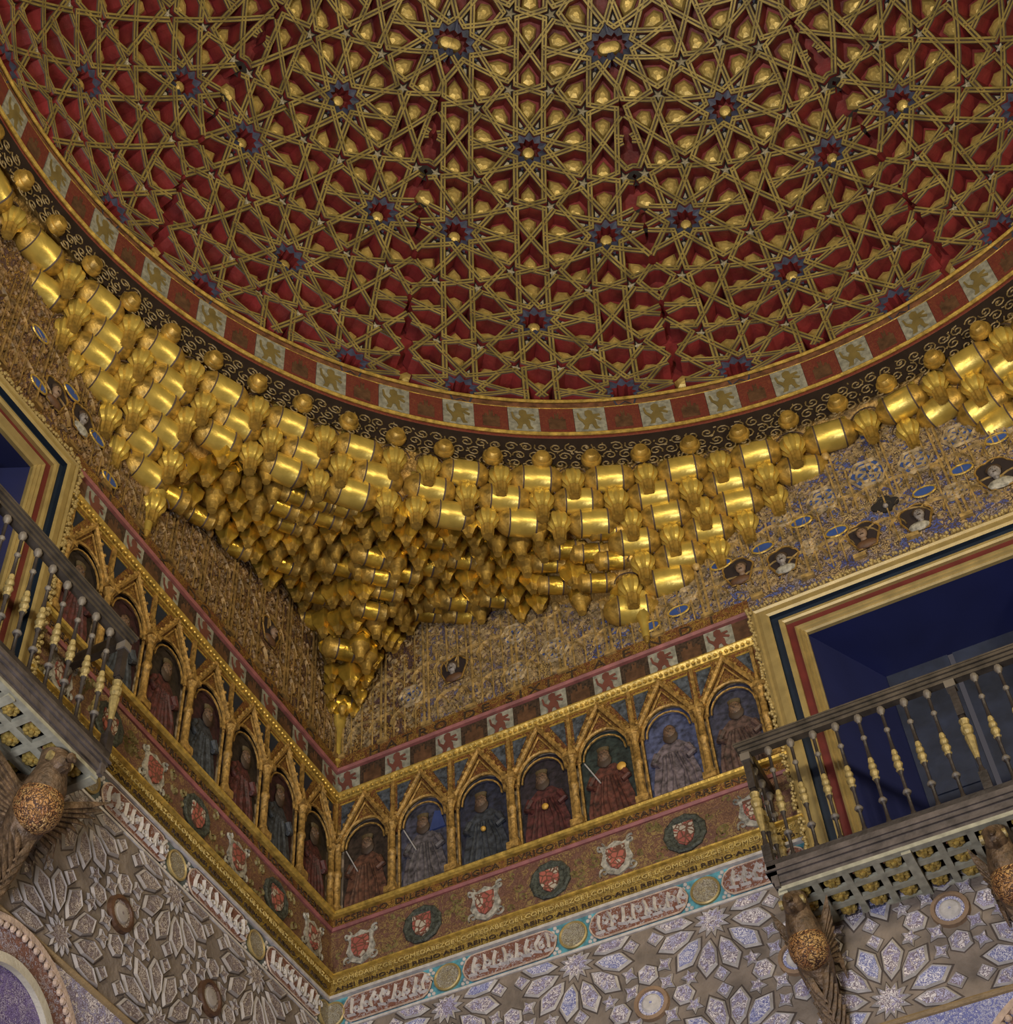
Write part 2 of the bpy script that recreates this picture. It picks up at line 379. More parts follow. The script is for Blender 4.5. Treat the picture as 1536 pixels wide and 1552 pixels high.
# gilded bosses
def boss_mesh(kind):
    mb = MB()
    if kind == 'petal':
        out = [(-.135, 0), (-.045, .073), (.07, .085), (.12, 0), (.07, -.085), (-.045, -.073)]
        rings = [(1.0, 0.), (.96, .022), (.70, .050), (.3, .064)]
        n = 6
    else:
        e = .055 if kind == 'long' else 0
        out = [(cos(pi*(i-2.5)/5)*.062+e, sin(pi*(i-2.5)/5)*.062) for i in range(6)]+[(cos(pi*(i+2.5)/5)*.062-e, sin(pi*(i+2.5)/5)*.062) for i in range(6)]
        rings = [(1., 0.), (1., .04), (.85, .07), (.4, .085)]; n = 12
    vs = [(x*k, y*k, z) for k, z in rings for x, y in out]
    fs = [(i*n+j, i*n+(j+1) % n, (i+1)*n+(j+1) % n, (i+1)*n+j) for i in range(3) for j in range(n)]+[[3*n+j for j in range(n)]]
    mb.add(vs, fs); return mb
bmb = {k: boss_mesh(k) for k in ('petal', 'round', 'long')}
bme = {k: bmb[k].mesh('gilded_boss', [BOSS], k != 'petal') for k in bmb}
items = []
for g in range(12):
    A = radians(.6)+g*pi/6
    for (x, y), a, sc in petals:
        if vis(x, y, -.05) and y/4.7 > .04: items.append((A, x, y, a, sc, 'petal'))
    for c in cores:
        lw = radians(15)*4.7*cos(c[1]/4.7)
        if c[1] < .2: continue
        if abs(abs(c[0])-lw) < .13: items.append((A, math.copysign(lw, c[0]), c[1], 0, 1, 'long'))
        elif abs(c[0]) < lw-.08: items.append((A, c[0], c[1], 0, 1, 'round'))
seen = []; final = []
for A, x, y, a, sc, kd in items:
    P0 = DC+Matrix.Rotation(A, 3, 'Z') @ warp(x, y, RS-.02)
    if any((P0-q).length < .16 for q in seen if abs(P0.x-q.x) < .17): continue
    seen.append(P0)
    P1 = DC+Matrix.Rotation(A, 3, 'Z') @ warp(x+.01*cos(a), y+.01*sin(a), RS-.02)
    nrm = (DC-P0).normalized(); tx = (P1-P0); tx = (tx-nrm*tx.dot(nrm)).normalized(); ty = nrm.cross(tx)
    s = 1.*sc*rnd.uniform(.92, 1.06)
    M = Matrix(((tx.x*s, ty.x*s, nrm.x*s, P0.x), (tx.y*s, ty.y*s, nrm.y*s, P0.y), (tx.z*s, ty.z*s, nrm.z*s, P0.z), (0, 0, 0, 1)))
    u, v, d = project(P0); vv = (CP-P0).normalized().dot(nrm)
    inside = 10 < u < 1526 and 10 < v < 1500
    final.append((vv if inside else -1+vv*.1, M, kd))
final.sort(key=lambda t: -t[0])
rest = MB()
for i, (k, M, kd) in enumerate(final):
    if i < 100: link('gilded_boss', bme[kd], dome, M)
    else: rest.merge(bmb[kd], M)
rest.obj('gilded_boss', [BOSS], dome, kind='stuff')

# ------------------------------------------------------------------ drum below the dome
def ring(mb, prof, n=180, mi=0, a0=0, a1=2*pi):
    ms = mi if isinstance(mi, (list, tuple)) else [mi]*(len(prof)-1); k = len(prof); b = len(mb.v)
    full = abs(a1-a0-2*pi) < 1e-6
    for i in range(n if full else n+1):
        a = a0+(a1-a0)*i/n
        for r, z in prof: mb.v.append((5+r*cos(a), 5+r*sin(a), z))
    for i in range(n):
        j2 = (i+1) % n if full else i+1
        for j in range(k-1): mb.f.append([b+i*k+j, b+i*k+j+1, b+j2*k+j+1, b+j2*k+j]); mb.m.append(ms[j])
drum = thing('dome_drum', 'round band of red castle and pale lion panels ringing the foot of the dome', 'frieze')
mb = MB(); ring(mb, [(4.90, 13.5), (4.72, 13.5), (4.72, 13.42), (4.72, 13.335), (4.705, 12.93), (4.705, 12.90), (4.73, 12.86), (4.745, 12.585)], mi=[0, 0, 0, 1, 1, 2, 2]); mb.obj('backing', [mat('red brown drum', (.16, .065, .03), .6, 0, .2, 40, .35, 14), PANRED, SCROLLB], drum, smooth=True)
mb = MB(); ring(mb, [(4.70+.016*cos(t), 13.445+.016*sin(t)) for t in [2*pi*i/8 for i in range(9)]]); mb.obj('upper_moulding', [GOLDM], drum, smooth=True)
mb = MB(); ring(mb, [(4.687+.018*cos(t), 12.945+.018*sin(t)) for t in [2*pi*i/8 for i in range(9)]]); mb.obj('lower_moulding', [GOLDM], drum, smooth=True)
mb = MB(); ring(mb, [(4.708+.008*cos(t), 13.345+.008*sin(t)) for t in [2*pi*i/6 for i in range(7)]]); mb.obj('thin_moulding', [GOLDB], drum, smooth=True)
LION = [(-.30, -.45), (-.12, -.45), (-.05, -.22), (.05, -.2), (.15, -.45), (.32, -.42), (.22, -.3), (.2, -.05), (.12, .08), (.38, -.05), (.42, .03), (.2, .16), (.38, .2), (.36, .28), (.12, .26), (.1, .42), (-.02, .48), (-.16, .42), (-.18, .25), (-.1, .12), (-.2, -.02), (-.34, .1), (-.4, .35), (-.46, .33), (-.42, .05), (-.28, -.12), (-.22, -.28)]
CAST = [(-.34, -.4), (.34, -.4), (.34, .1), (.26, .1), (.26, .2), (.16, .2), (.16, .1), (.08, .1), (.08, .38), (.03, .38), (.03, .3), (-.03, .3), (-.03, .38), (-.08, .38), (-.08, .1), (-.16, .1), (-.16, .2), (-.26, .2), (-.26, .1), (-.34, .1)]
def curved(mb, poly, az, r, zc, sx_, sz, off, mi):
    n = len(poly); rr = r-off
    vs = [(5+rr*cos(az-x*sx_/r), 5+rr*sin(az-x*sx_/r), zc+z*sz) for x, z in poly]
    vs += [(5+r*cos(az-x*sx_/r), 5+r*sin(az-x*sx_/r), zc+z*sz) for x, z in poly]
    mb.add(vs, [list(range(n))]+[(i, (i+1) % n, n+(i+1) % n, n+i) for i in range(n)], mi)
PA = radians(212.85)
SQ = [(-.5, -.5), (.5, -.5), (.5, .5), (-.5, .5)]
for k in range(51):
    az = PA+k*2*pi/51; mb = MB()
    curved(mb, SQ, az, 4.705, 13.145, .275, .36, .012, 0); curved(mb, [(x, z) for x, z in LION], az, 4.705, 13.145, .24, .30, .02, 1)
    mb.obj('lion_panel', [PANWH, LIONG], drum)
for k in range(51):
    az = PA+(k+.5)*2*pi/51; mb = MB()
    curved(mb, SQ, az, 4.708, 13.145, .30, .37, .008, 0); curved(mb, CAST, az, 4.708, 13.145, .22, .30, .014, 1)
    mb.obj('castle_panel', [PANRED, BRN], drum)
mb = MB()
def spiral(cx, cz, r, turns, a0, sg, n=12):
    return [(cx+r*(1-.85*i/n)*cos(a0+sg*turns*2*pi*i/n), cz+r*(1-.85*i/n)*sin(a0+sg*turns*2*pi*i/n)) for i in range(n+1)]
def cylridge(mb, pts, w, h, r, mi=0):
    t = MB(); t.ridge(pts, w, h, 0); mb.add([(5+(r+y)*cos(-x/r), 5+(r+y)*sin(-x/r), z) for x, y, z in t.v], t.f, mi)
Lc = 2*pi*4.73; nn = 230
for i in range(nn):
    x = Lc*i/nn; sg = 1 if i % 2 else -1
    cylridge(mb, spiral(x, 12.80, .062, 1.4, rnd.uniform(0, 6), sg), .013, .008, 4.73)
    cylridge(mb, spiral(x+Lc/nn/2, 12.68, .062, 1.4, rnd.uniform(0, 6), -sg), .013, .008, 4.73)
    cylridge(mb, spiral(x+Lc/nn*.3, 12.575, .055, 1.3, rnd.uniform(0, 6), -sg), .013, .008, 4.735)
    for _ in range(4):
        a = rnd.uniform(0, 6); px, pz = x+rnd.uniform(0, Lc/nn), rnd.uniform(12.5, 12.86)
        cylridge(mb, [(px, pz), (px+.025*cos(a), pz+.025*sin(a))], .014, .007, 4.73)
mb.obj('scrollwork', [SCROLLG], drum, kind='stuff')

# ------------------------------------------------------------------ muqarnas
ZT = 12.62
BP = [(0, 11.62), (.19, 11.78), (.38, 12.10), (.65, 12.42), (1.5, 12.10), (2.36, 11.74), (2.93, 11.42), (3.42, 11.64), (4, 11.97), (4.5, 12.27), (5, 12.40)]
def bz(y):
    for (a, u), (b, v) in zip(BP, BP[1:]):
        if a <= y <= b: return u+(v-u)*(y-a)/(b-a)
    return BP[-1][1]
def wallrho(az):                # distance from dome axis to the wall, and boundary height there
    d = (math.degrees(az)-180) % 90
    if d > 45: d = 90-d
    y = 5-5*tan(radians(d)); return 5/cos(radians(d)), bz(y)
def cdeg(az): return abs(math.degrees(az)-225)
def rho(az, z):
    rw, b = wallrho(az); t = (ZT-z)/(ZT-b)
    if cdeg(az) < 22.5:         # across the corner the big tiers follow the dome ring
        r = 4.74+.56*(ZT-z); return r, (0 if r < rw else 2)
    return 4.74+(rw-4.74)*max(0, t), t
def surf(r, az):                # height of the squinch surface above a plan point
    rw, b = wallrho(az)
    if cdeg(az) >= 22.5: return ZT-(ZT-b)*(r-4.74)/(rw-4.74)
    if r < 5.0: return ZT-(r-4.74)/.56
    return 12.156+(b-12.156)*((r-5.0)/(rw-5.0))
muq = thing('muqarnas_vault', 'gilded honeycomb of hanging barrels and ribbed cups between dome and walls', 'muqarnas')
mb = MB(); n = 480; kk = 20                     # backing
for i in range(n+1):
    az = 2*pi*i/n; rw, b = wallrho(az)
    for j in range(kk+1):
        t = j/kk; r = 4.77+(rw-.01-4.77)*t; z = surf(r, az)+.10-.03*t
        mb.v.append((5+r*cos(az), 5+r*sin(az), z))
for i in range(n):
    for j in range(kk): mb.f.append([i*(kk+1)+j, i*(kk+1)+j+1, (i+1)*(kk+1)+j+1, (i+1)*(kk+1)+j]); mb.m.append(0)
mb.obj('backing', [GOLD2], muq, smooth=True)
def barrel(L=.25, r=.122):
    mb = MB(); h = L/2
    prof = [(.02, -h-.105), (.055, -h-.095), (.088, -h-.062), (r*.93, -h-.022), (r*1.0, -h), (r*1.03, -h+.006), (r*1.02, -h+.014), (r, -h+.02),
            (r*1.02, 0), (r, h-.02), (r*1.02, h-.014), (r*1.03, h-.006), (r, h), (r*.93, h+.022), (.088, h+.062), (.055, h+.095), (.02, h+.105)]
    mats = [1, 1, 1, 1, 1, 2, 2, 0, 0, 2, 2, 1, 1, 1, 1, 1]
    mb.lathe(prof, n=16, axis='x', mats=mats)
    mb.v = [(x, y*1.0, z*1.05) for x, y, z in mb.v]
    # drop skirt under the barrel down to the next tier
    for sx_ in (-1, 1):
        mb.ell((sx_*(h+.02), -.05, r*.95), (.028, .022, .03), 0, 6, 4); mb.ell((sx_*(h-.02), -.045, r*1.13), (.014, .012, .02), 0, 5, 4)
    return mb
def cup(r=.105):
    mb = MB()
    prof = [(.01, .12), (.05, .11), (.085, .08), (.105, .035), (.109, -.01), (.100, -.045), (.078, -.075), (.060, -.105), (.056, -.17), (.048, -.23)]
    mb.lathe(prof, n=40, axis='z', flute=.16, nf=10, mats=[0, 0, 0, 0, 0, 0, 0, 1, 1])
    mb.tube([(.125*cos(a), -.035, .02+.125*sin(a)) for a in [pi*i/10 for i in range(11)]], .006, 5, 2)
    return mb
def smallcell(k):
    mb = MB()
    if k == 0:      # faceted wedge with a bright flat top
        prof = [(.012, .10), (.06, .085), (.085, .03), (.08, -.04), (.045, -.10), (.03, -.17)]
        mb.lathe(prof, n=8, axis='z', mats=[0, 0, 0, 1, 1])
        mb.tube([(-.06, -.07, .03), (0, -.095, .07), (.06, -.07, .03)], .016, 4, 0)
    elif k == 1:    # short fluted niche
        mb.lathe([(.012, .11), (.06, .09), (.10, .03), (.09, -.05), (.05, -.10), (.03, -.15)], n=20, axis='z', flute=.3, nf=5, mats=[0, 0, 0, 0, 1])
    else:           # short barrel
        b = barrel(.16, .085); mb.merge(b)
    return mb
MM = [GOLD, GOLDB, GROOVE]
protos = {'barrel': barrel(), 'long': barrel(.42), 'cup': cup(), 's0': smallcell(0), 's1': smallcell(1), 's2': smallcell(2)}
protos['knob'] = MB()
protos['knob'].lathe([(.01, -.075), (.05, -.07), (.066, -.05), (.07, -.02), (.084, -.018), (.09, 0), (.084, .03), (.05, .05)], n=16, axis='y', mats=[1, 1, 1, 1, 1, 1, 1])
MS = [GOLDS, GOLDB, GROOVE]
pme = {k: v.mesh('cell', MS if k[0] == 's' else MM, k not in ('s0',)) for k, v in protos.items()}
cells = []
def arc_walk(fn, a0, a1, step=.004):
    out = []; s = 0; P = None; a = a0
    while a <= a1:
        q = fn(a)
        if q is not None:
            if P is not None: s += hypot(q[0]-P[0], q[1]-P[1])
            P = q; out.append((s, a, q))
        else: P = None; s += .02; out.append((s, a, None))
        a += step
    return out
def lay(z, half, seq, a0, a1, clip=None, scale=1., phase=0):
    def fn(a):
        r, t = rho(a, z)
        if t > 1.0: return None
        if clip and not clip(a): return None
        return (5+r*cos(a), 5+r*sin(a))
    w = arc_walk(fn, a0, a1); i = 0; k = phase; nxt = 0.
    lens = {'barrel': .43, 'long': .50, 'cup': .165, 's0': .15, 's1': .17, 's2': .27}
    s0 = None
    for s, a, q in w:
        if q is None: s0 = None; continue
        if s0 is None: s0 = s; nxt = s+lens[seq[k % len(seq)]]*scale/2
        if s >= nxt:
            kd = seq[k % len(seq)]; k += 1
            nxt = s+(lens[kd]+lens[seq[k % len(seq)]])/2*scale
            q2 = fn(a+.01) or q; q1 = fn(a-.01) or q
            tx, ty = q2[0]-q1[0], q2[1]-q1[1]; l = hypot(tx, ty) or 1; tx /= l; ty /= l
            # local X along the tier, Y outward (into the wall)
            X_ = Vector((-tx, -ty, 0)); Z_ = Vector((0, 0, 1)); Y_ = Z_.cross(X_)
            out = Vector((q[0]-5, q[1]-5, 0)).normalized()
            if Y_.dot(out) < 0: X_ = -X_; Y_ = -Y_
            dn = .03 if kd != 'cup' else .0
            Pp = Vector((q[0], q[1], z-(.03 if kd == 'cup' else 0)))+Y_*dn
            g = scale*rnd.uniform(.96, 1.04)
            M = Matrix(((X_.x*g, Y_.x*g, 0, Pp.x), (X_.y*g, Y_.y*g, 0, Pp.y), (0, 0, g, Pp.z), (0, 0, 0, 1)))
            cells.append((kd, M, Pp))
A0, A1 = radians(140), radians(310)
def cz(a): d = abs(math.degrees(a)-225); return d
zs = [12.53, 12.36]
for i in range(7):
    z = 12.49-.17*i
    big = (lambda a: cdeg(a) > 21) if i >= 3 else None
    lay(z, 0, ['barrel', 'cup'], A0, radians(225), big, 1., i)
    lay(z, 0, ['barrel', 'cup'], radians(225.4), A1, big, 1., i+1)
# small cells fill the hollow of the squinch behind the big tiers
grid = {}
def gkey(P): return (int(P.x/.2), int(P.y/.2), int(P.z/.2))
for c in cells: grid.setdefault(gkey(c[2]), []).append(c[2])
def near(P, d):
    k = gkey(P)
    return any((P-q).length < d for i in (-1, 0, 1) for j in (-1, 0, 1) for l in (-1, 0, 1) for q in grid.get((k[0]+i, k[1]+j, k[2]+l), ()))
r = 5.08; j = 0
while r < 7.0:
    da = .195/r; a = radians(225)-int(radians(22)/da)*da+(j % 2)*da/2; i = 0
    while a < radians(247):
        rw, b = wallrho(a)
        if r < rw-.04:
            z = round((surf(r, a)+.01)/.05)*.05; P = Vector((5+r*cos(a), 5+r*sin(a), z))
            Y_ = Vector((cos(a), sin(a), 0)); X_ = Vector((sin(a), -cos(a), 0)); g = rnd.uniform(1.05, 1.3)
            if not near(P, .12):
                kd = ['s0', 's1', 's1', 's2'][(i*7+j*3+(i*j) % 3) % 4]
                if kd == 's2': g *= .85
                cells.append((kd, Matrix(((X_.x*g, Y_.x*g, 0, P.x), (X_.y*g, Y_.y*g, 0, P.y), (0, 0, g, P.z), (0, 0, 0, 1))), P))
        a += da; i += 1
    r += .155; j += 1
# corner pendant cluster
for i, (d, z, g) in enumerate([(.07, 11.60, .8), (.14, 11.68, .95), (.22, 11.80, 1.0), (.30, 11.92, 1.0), (.40, 12.04, 1.0)]):
    for sgn in (-1, 0, 1):
        if sgn == 0 and i % 2: continue
        P = Vector((d+.05+sgn*.07*(1+i*.25), d+.05-sgn*.07*(1+i*.25), z)); 
        if P.x < .05 or P.y < .05: continue
        X_ = Vector((-.7071, .7071, 0)); Y_ = Vector((-.7071, -.7071, 0)); g2 = g*.8
        cells.append(('s1' if sgn else 's0', Matrix(((X_.x*g2, Y_.x*g2, 0, P.x), (X_.y*g2, Y_.y*g2, 0, P.y), (0, 0, g2, P.z), (0, 0, 0, 1))), P))
# flat knobs hanging on the scroll band
ka = A0
while ka < A1:
    dz = .06*sin(ka*8)
    P = Vector((5+4.71*cos(ka), 5+4.71*sin(ka), 12.63+dz*.5)); Y_ = Vector((cos(ka), sin(ka), 0)); X_ = Vector((sin(ka), -cos(ka), 0))
    cells.append(('knob', Matrix(((X_.x, Y_.x, 0, P.x), (X_.y, Y_.y, 0, P.y), (0, 0, 1, P.z), (0, 0, 0, 1))), P)); ka += radians(5.1)
def score(c):
    u, v, d = project(c[2]); 
    if not (5 < u < 1531 and 5 < v < 1547): return -1
    return {'barrel': 3, 'long': 3, 'cup': 2, 's2': 1.2}.get(c[0], 1)/d
cells.sort(key=lambda c: -score(c))
rest = MB(); SH = {'s': [3, 1, 2]}
for i, (kd, M, P) in enumerate(cells):
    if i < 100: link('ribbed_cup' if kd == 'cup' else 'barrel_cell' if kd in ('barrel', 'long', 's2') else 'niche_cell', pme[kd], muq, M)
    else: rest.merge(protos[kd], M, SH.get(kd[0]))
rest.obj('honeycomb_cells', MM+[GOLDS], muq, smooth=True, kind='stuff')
# pendant shafts at the spurs and in the corner
for nm, (x, y, z0, z1) in (('pendant_shaft', (.03, .03, 11.0, 11.62)), ('pendant_shaft', (.04, 2.90, 11.05, 11.5)), ('pendant_shaft', (2.90, .04, 11.05, 11.5))):
    mb = MB(); h = z1-z0
    mb.lathe([(.012, z0), (.03, z0+.06), (.04, z0+h*.5), (.075, z0+h*.8), (.11, z1+.06)], c=(x, y, 0), n=10, mats=[1, 0, 0, 0]); mb.obj(nm, MM, muq, smooth=True)

# ------------------------------------------------------------------ carved stucco below the muqarnas
def curlfield(mb, x0, x1, zlo, zhi, n, rg, size=.055, y=0, mask=None, mi=0):
    for _ in range(n):
        x = rg.uniform(x0, x1); a, b = zlo(x), zhi(x)
        if b-a < .05: continue
        z = rg.uniform(a+.03, b-.02)
        if mask and mask(x, z): continue
        mb.ridge(spiral(x, z, rg.uniform(.5, 1)*size, rg.uniform(.6, 1.3), rg.uniform(0, 6), rg.choice((-1, 1)), 8), .014, .016, y, mi)
HEADS = {'R': [(1.17, 11.62, 'pale woman with dark cap', 0), (3.74, 11.45, 'bust leaning right in dark hollow', 1), (4.11, 11.38, 'pale bust in grey dress', 2), (4.76, 11.31, 'dark haired bust with warm face', 3), (5.17, 11.28, 'grey faced bust turned aside', 4), (5.84, 11.42, 'large grey bust', 5)],
         'L': [(1.17, 11.62, 'bust', 1), (3.8, 11.46, 'bust', 2), (4.12, 11.41, 'bust', 3)]}
for w in 'RL':
    F = FRAME[w]
    st = thing('carved_stucco_field', 'carved gold and %s stucco above the %s wall arcade, below the gilded honeycomb' % ('blue' if w == 'R' else 'brown', SIDE[w]), 'stucco panel', F)
    def zb(x):
        s = abs(x); s = s if s <= 5 else 10-s
        return bz(max(0, s))+.12
    mb = MB(); x0, x1 = XR(w, 0, 10); NS = 120
    for i in range(NS+1):
        x = x0+(x1-x0)*i/NS; mb.v += [(x, -.02, ZRD), (x, -.02, zb(x))]
    for i in range(NS):
        xm = abs(x0+(x1-x0)*(i+.5)/NS); mb.f.append([2*i, 2*i+2, 2*i+3, 2*i+1]); mb.m.append(0 if (w == 'R' and xm > 2.3) else (1 if w == 'R' and xm > .8 else 2))
    mb.obj('ground', [ORNU, orn('mixed stucco', [(.09, .055, .03), (.36, .23, .09), (.26, .18, .14), (.42, .28, .09), (.14, .13, .22)], 36, .6, .2, .8, .3, (1, 1, .6)), ORNC], st)
    hs = HEADS[w]
    def msk(x, z): return any(abs(abs(x)-s) < .17 and abs(z-hz) < .17 for s, hz, _, _ in hs)
    mb = MB(); rg = random.Random(3)
    e0, e1 = XR(w, 0, 6.6)
    curlfield(mb, e0, e1, lambda x: ZRD+.17, zb, 1500, rg, .06, -.02, msk)
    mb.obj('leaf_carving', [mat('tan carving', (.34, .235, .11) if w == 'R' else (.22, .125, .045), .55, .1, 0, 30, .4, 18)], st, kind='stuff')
    if w == 'R':
        mb = MB()
        for s, z, q in ((4.55, 11.88, .13), (4.95, 11.98, .15), (5.32, 11.9, .13), (3.3, 11.42, .08), (4.34, 11.42, .07), (5.5, 11.40, .08), (5.7, 12.0, .12), (2.1, 11.38, .12), (1.75, 11.75, .11), (.75, 11.5, .11), (1.75, 11.3, .09), (6.1, 11.9, .12), (4.2, 11.85, .09)):
            x = s
            mb.prism([(x+q*.92*cos(t), z+q*.92*sin(t)) for t in [2*pi*i/20 for i in range(20)]], -.03, -.02, 1)
            for rr in (q, q*.62): mb.ridge([(x+rr*(1+.07*cos(6*t))*cos(t), z+rr*(1+.07*cos(6*t))*sin(t)) for t in [2*pi*i/36 for i in range(37)]], .022, .022, -.028, 0)
            for h in range(6): t = h*pi/3; mb.ridge([(x+.1*q*cos(t), z+.1*q*sin(t)), (x+.8*q*cos(t+.5), z+.8*q*sin(t+.5)), (x+q*cos(t), z+q*sin(t))], .02, .02, -.03, 0)
        mb.obj('interlace_rosettes', [mat('tan interlace', (.42, .31, .17), .55, .1, 0, 30, .4, 18), BLUEP], st)
    # slender wall shafts with little label bars
    mb = MB(); s = .06; i = 0
    while s < 6.6:
        big = (i % 4 == 0)
        for ds in ((-.022, .022) if big else (0,)):
            x = X(w, s+ds); top = zb(x)-(.06 if big else rg.uniform(.1, .5)*(zb(x)-ZRD-.2))
            if not any(abs(s+ds-q[0]) < .15 for q in hs): mb.tube([(x, -.035, ZRD+.15), (x, -.035, top)], .011 if big else .007, 5)
            else: mb.tube([(x, -.035, 11.62), (x, -.035, max(top, 11.64))], .009, 5)
        if big:
            x = X(w, s); mb.ell((x, -.05, zb(x)-.08), (.035, .03, .05)); mb.box(x-.05, x+.05, -.055, -.02, ZRD+.13, ZRD+.17)
        s += .105; i += 1
    s = .3
    while s < 6.5:     # interlaced round arches
        for zc in (11.25, 11.66):
            x = X(w, s)
            if zc+.16 < zb(x): mb.ridge([(x+.17*cos(a), zc+.13*sin(a)*1.2) for a in [pi*j/10 for j in range(11)]], .022, .025, -.02)
        s += .21
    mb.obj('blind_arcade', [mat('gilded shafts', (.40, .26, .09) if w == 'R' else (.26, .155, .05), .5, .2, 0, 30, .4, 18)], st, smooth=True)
    # small blue leaf cartouches
    leafs = [(4.57, 11.46), (5.30, 11.52), (3.98, 11.60), (3.62, 11.60), (5.62, 11.60), (4.33, 11.72), (5.95, 11.78), (2.94, 11.22), (3.20, 11.27)] if w == 'R' else [(3.62, 11.45), (3.98, 11.6), (4.3, 11.3), (4.42, 11.8), (3.4, 11.2)]
    for s, z in leafs:
        mb = MB(); x = X(w, s); a = .9
        mb.prism([(x+.085*cos(t), z+.045*sin(t)) for t in [2*pi*i/12 for i in range(12)]], -.04, -.02, 0)
        mb.tube([(x+.09*cos(t), -.04, z+.05*sin(t)) for t in [2*pi*i/14 for i in range(14)]], .009, 5, 1, closed=True)
        mb.obj('blue_leaf', [BLUEP, GOLDM], st)
    # inscription strip and pink moulding
    mb = MB(); a, b = XR(w, 0, S_OUT); c, d = XR(w, 6.25, 10)
    for (q0, q1) in ((a, b), (c, d)): mb = MB(); mb.box(q0, q1, -.03, 0, ZRD+.0, ZRD+.155); mb.obj('inscription_strip', [ORNG], st)
    tx = 'H A T R O   D E   S I X I   T   A   E   N   D   I' if w == 'R' else 'S I A   E   X I   D O   T R A   H E   N O'
    lettering(tx, .13, (.35 if w == 'R' else -3.5), ZRD+.035, -.032, st, CASTLE, width=3.1)
    for (q0, q1) in ((a, b), (c, d)): mb = MB(); mb.mould(q0, q1, [(0, ZRD-.025), (-.05, ZRD-.02), (-.065, ZRD), (-.05, ZRD+.02), (0, ZRD+.022)]); mb.obj('pink_moulding', [PINK], st)
# portrait busts in lobed hollows
DESC = {'R': ['pale faced bust in a dark hollow, alone above the right wall arcade', 'dark bust in a lobed hollow just left of the right door frame corner', 'pale grey bust in a lobed hollow above the left corner of the right door frame',
              'brown haired bust above the right door frame, left of the black quatrefoil', 'grey bust above the right door frame, right of the black quatrefoil', 'large grey bust at the right picture edge above the door frame'],
        'L': ['narrow dark bust hollow alone in the brown left wall stucco', 'dark bust hollow beside the upper corner of the left door frame', 'dark bust hollow above the left door frame, further from the corner']}
for w in 'RL':
    for (s, z, _, v), lab in zip(HEADS[w], DESC[w]):
        t = thing('portrait_bust', lab, 'portrait', at(w, s, z), 'portrait busts in lobed hollows')
        mb = MB(); sc = 1.2 if v == 5 else 1.
        lob = [(.115*sc*(1+.16*abs(cos(2.5*a)))*cos(a), .10*sc*(1+.16*abs(cos(2.5*a)))*sin(a)+.03) for a in [-.35+(pi+.7)*i/24 for i in range(25)]]
        lob += [(-.07*sc, -.14*sc), (.07*sc, -.14*sc)]
        mb.prism(lob, -.032, -.02); mb.obj('hollow', [DARKP], t)  # flat plate before the stucco, the recess's shade put into its dark colour
        mb = MB(); mb.tube([(x, -.035, zz) for x, zz in lob], .009, 5, closed=True); mb.obj('rim', [GOLD2], t)
        mb = MB(); tx = (.03 if v in (1, 4) else -.01)
        mb.ell((tx, -.05, .01), (.042*sc, .03, .056*sc), 0, 12, 8)
        mb.ell((tx+.002, -.08, .004), (.007, .008, .014), 0, 6, 4); mb.box(tx-.014, tx+.014, -.082, -.07, -.022, -.018, 2)
        for ex in (-.016, .016): mb.ell((tx+ex, -.077, .018), (.007, .005, .004), 2, 6, 4)
        mb.ell((tx, -.045, -.05), (.025, .02, .03), 0, 8, 5)
        mb.obj('head', [SKING if v in (0, 2, 4, 5) else SKIN, HAIR, HAIR], t, smooth=True)
        mb = MB(); mb.ell((tx, -.045, .038), (.052*sc, .03, .042*sc)); mb.obj('hair' if v % 2 else 'cap', [HAIR], t, smooth=True)
        mb = MB(); mb.ell((0, -.04, -.105*sc), (.085*sc, .025, .045*sc)); mb.obj('shoulders', [SHG if v in (2, 4, 5) else BRN], t, smooth=True)
t = thing('quatrefoil_hollow', 'black four lobed hollow with small grey face above the right door frame', 'hollow', at('R', 4.99, 11.56))
mb = MB()
for a in range(4): mb.prism([(.055*cos(q)+.06*cos(a*pi/2), .045*sin(q)+.05*sin(a*pi/2)) for q in [2*pi*i/12 for i in range(12)]], -.034-.001*a, -.02)
mb.obj('hollow', [BLACK], t)  # flat black plates, shade of the opening put into their colour
mb = MB(); mb.ell((.0, -.045, -.035), (.022, .015, .03)); mb.obj('face', [SKING], t, smooth=True)

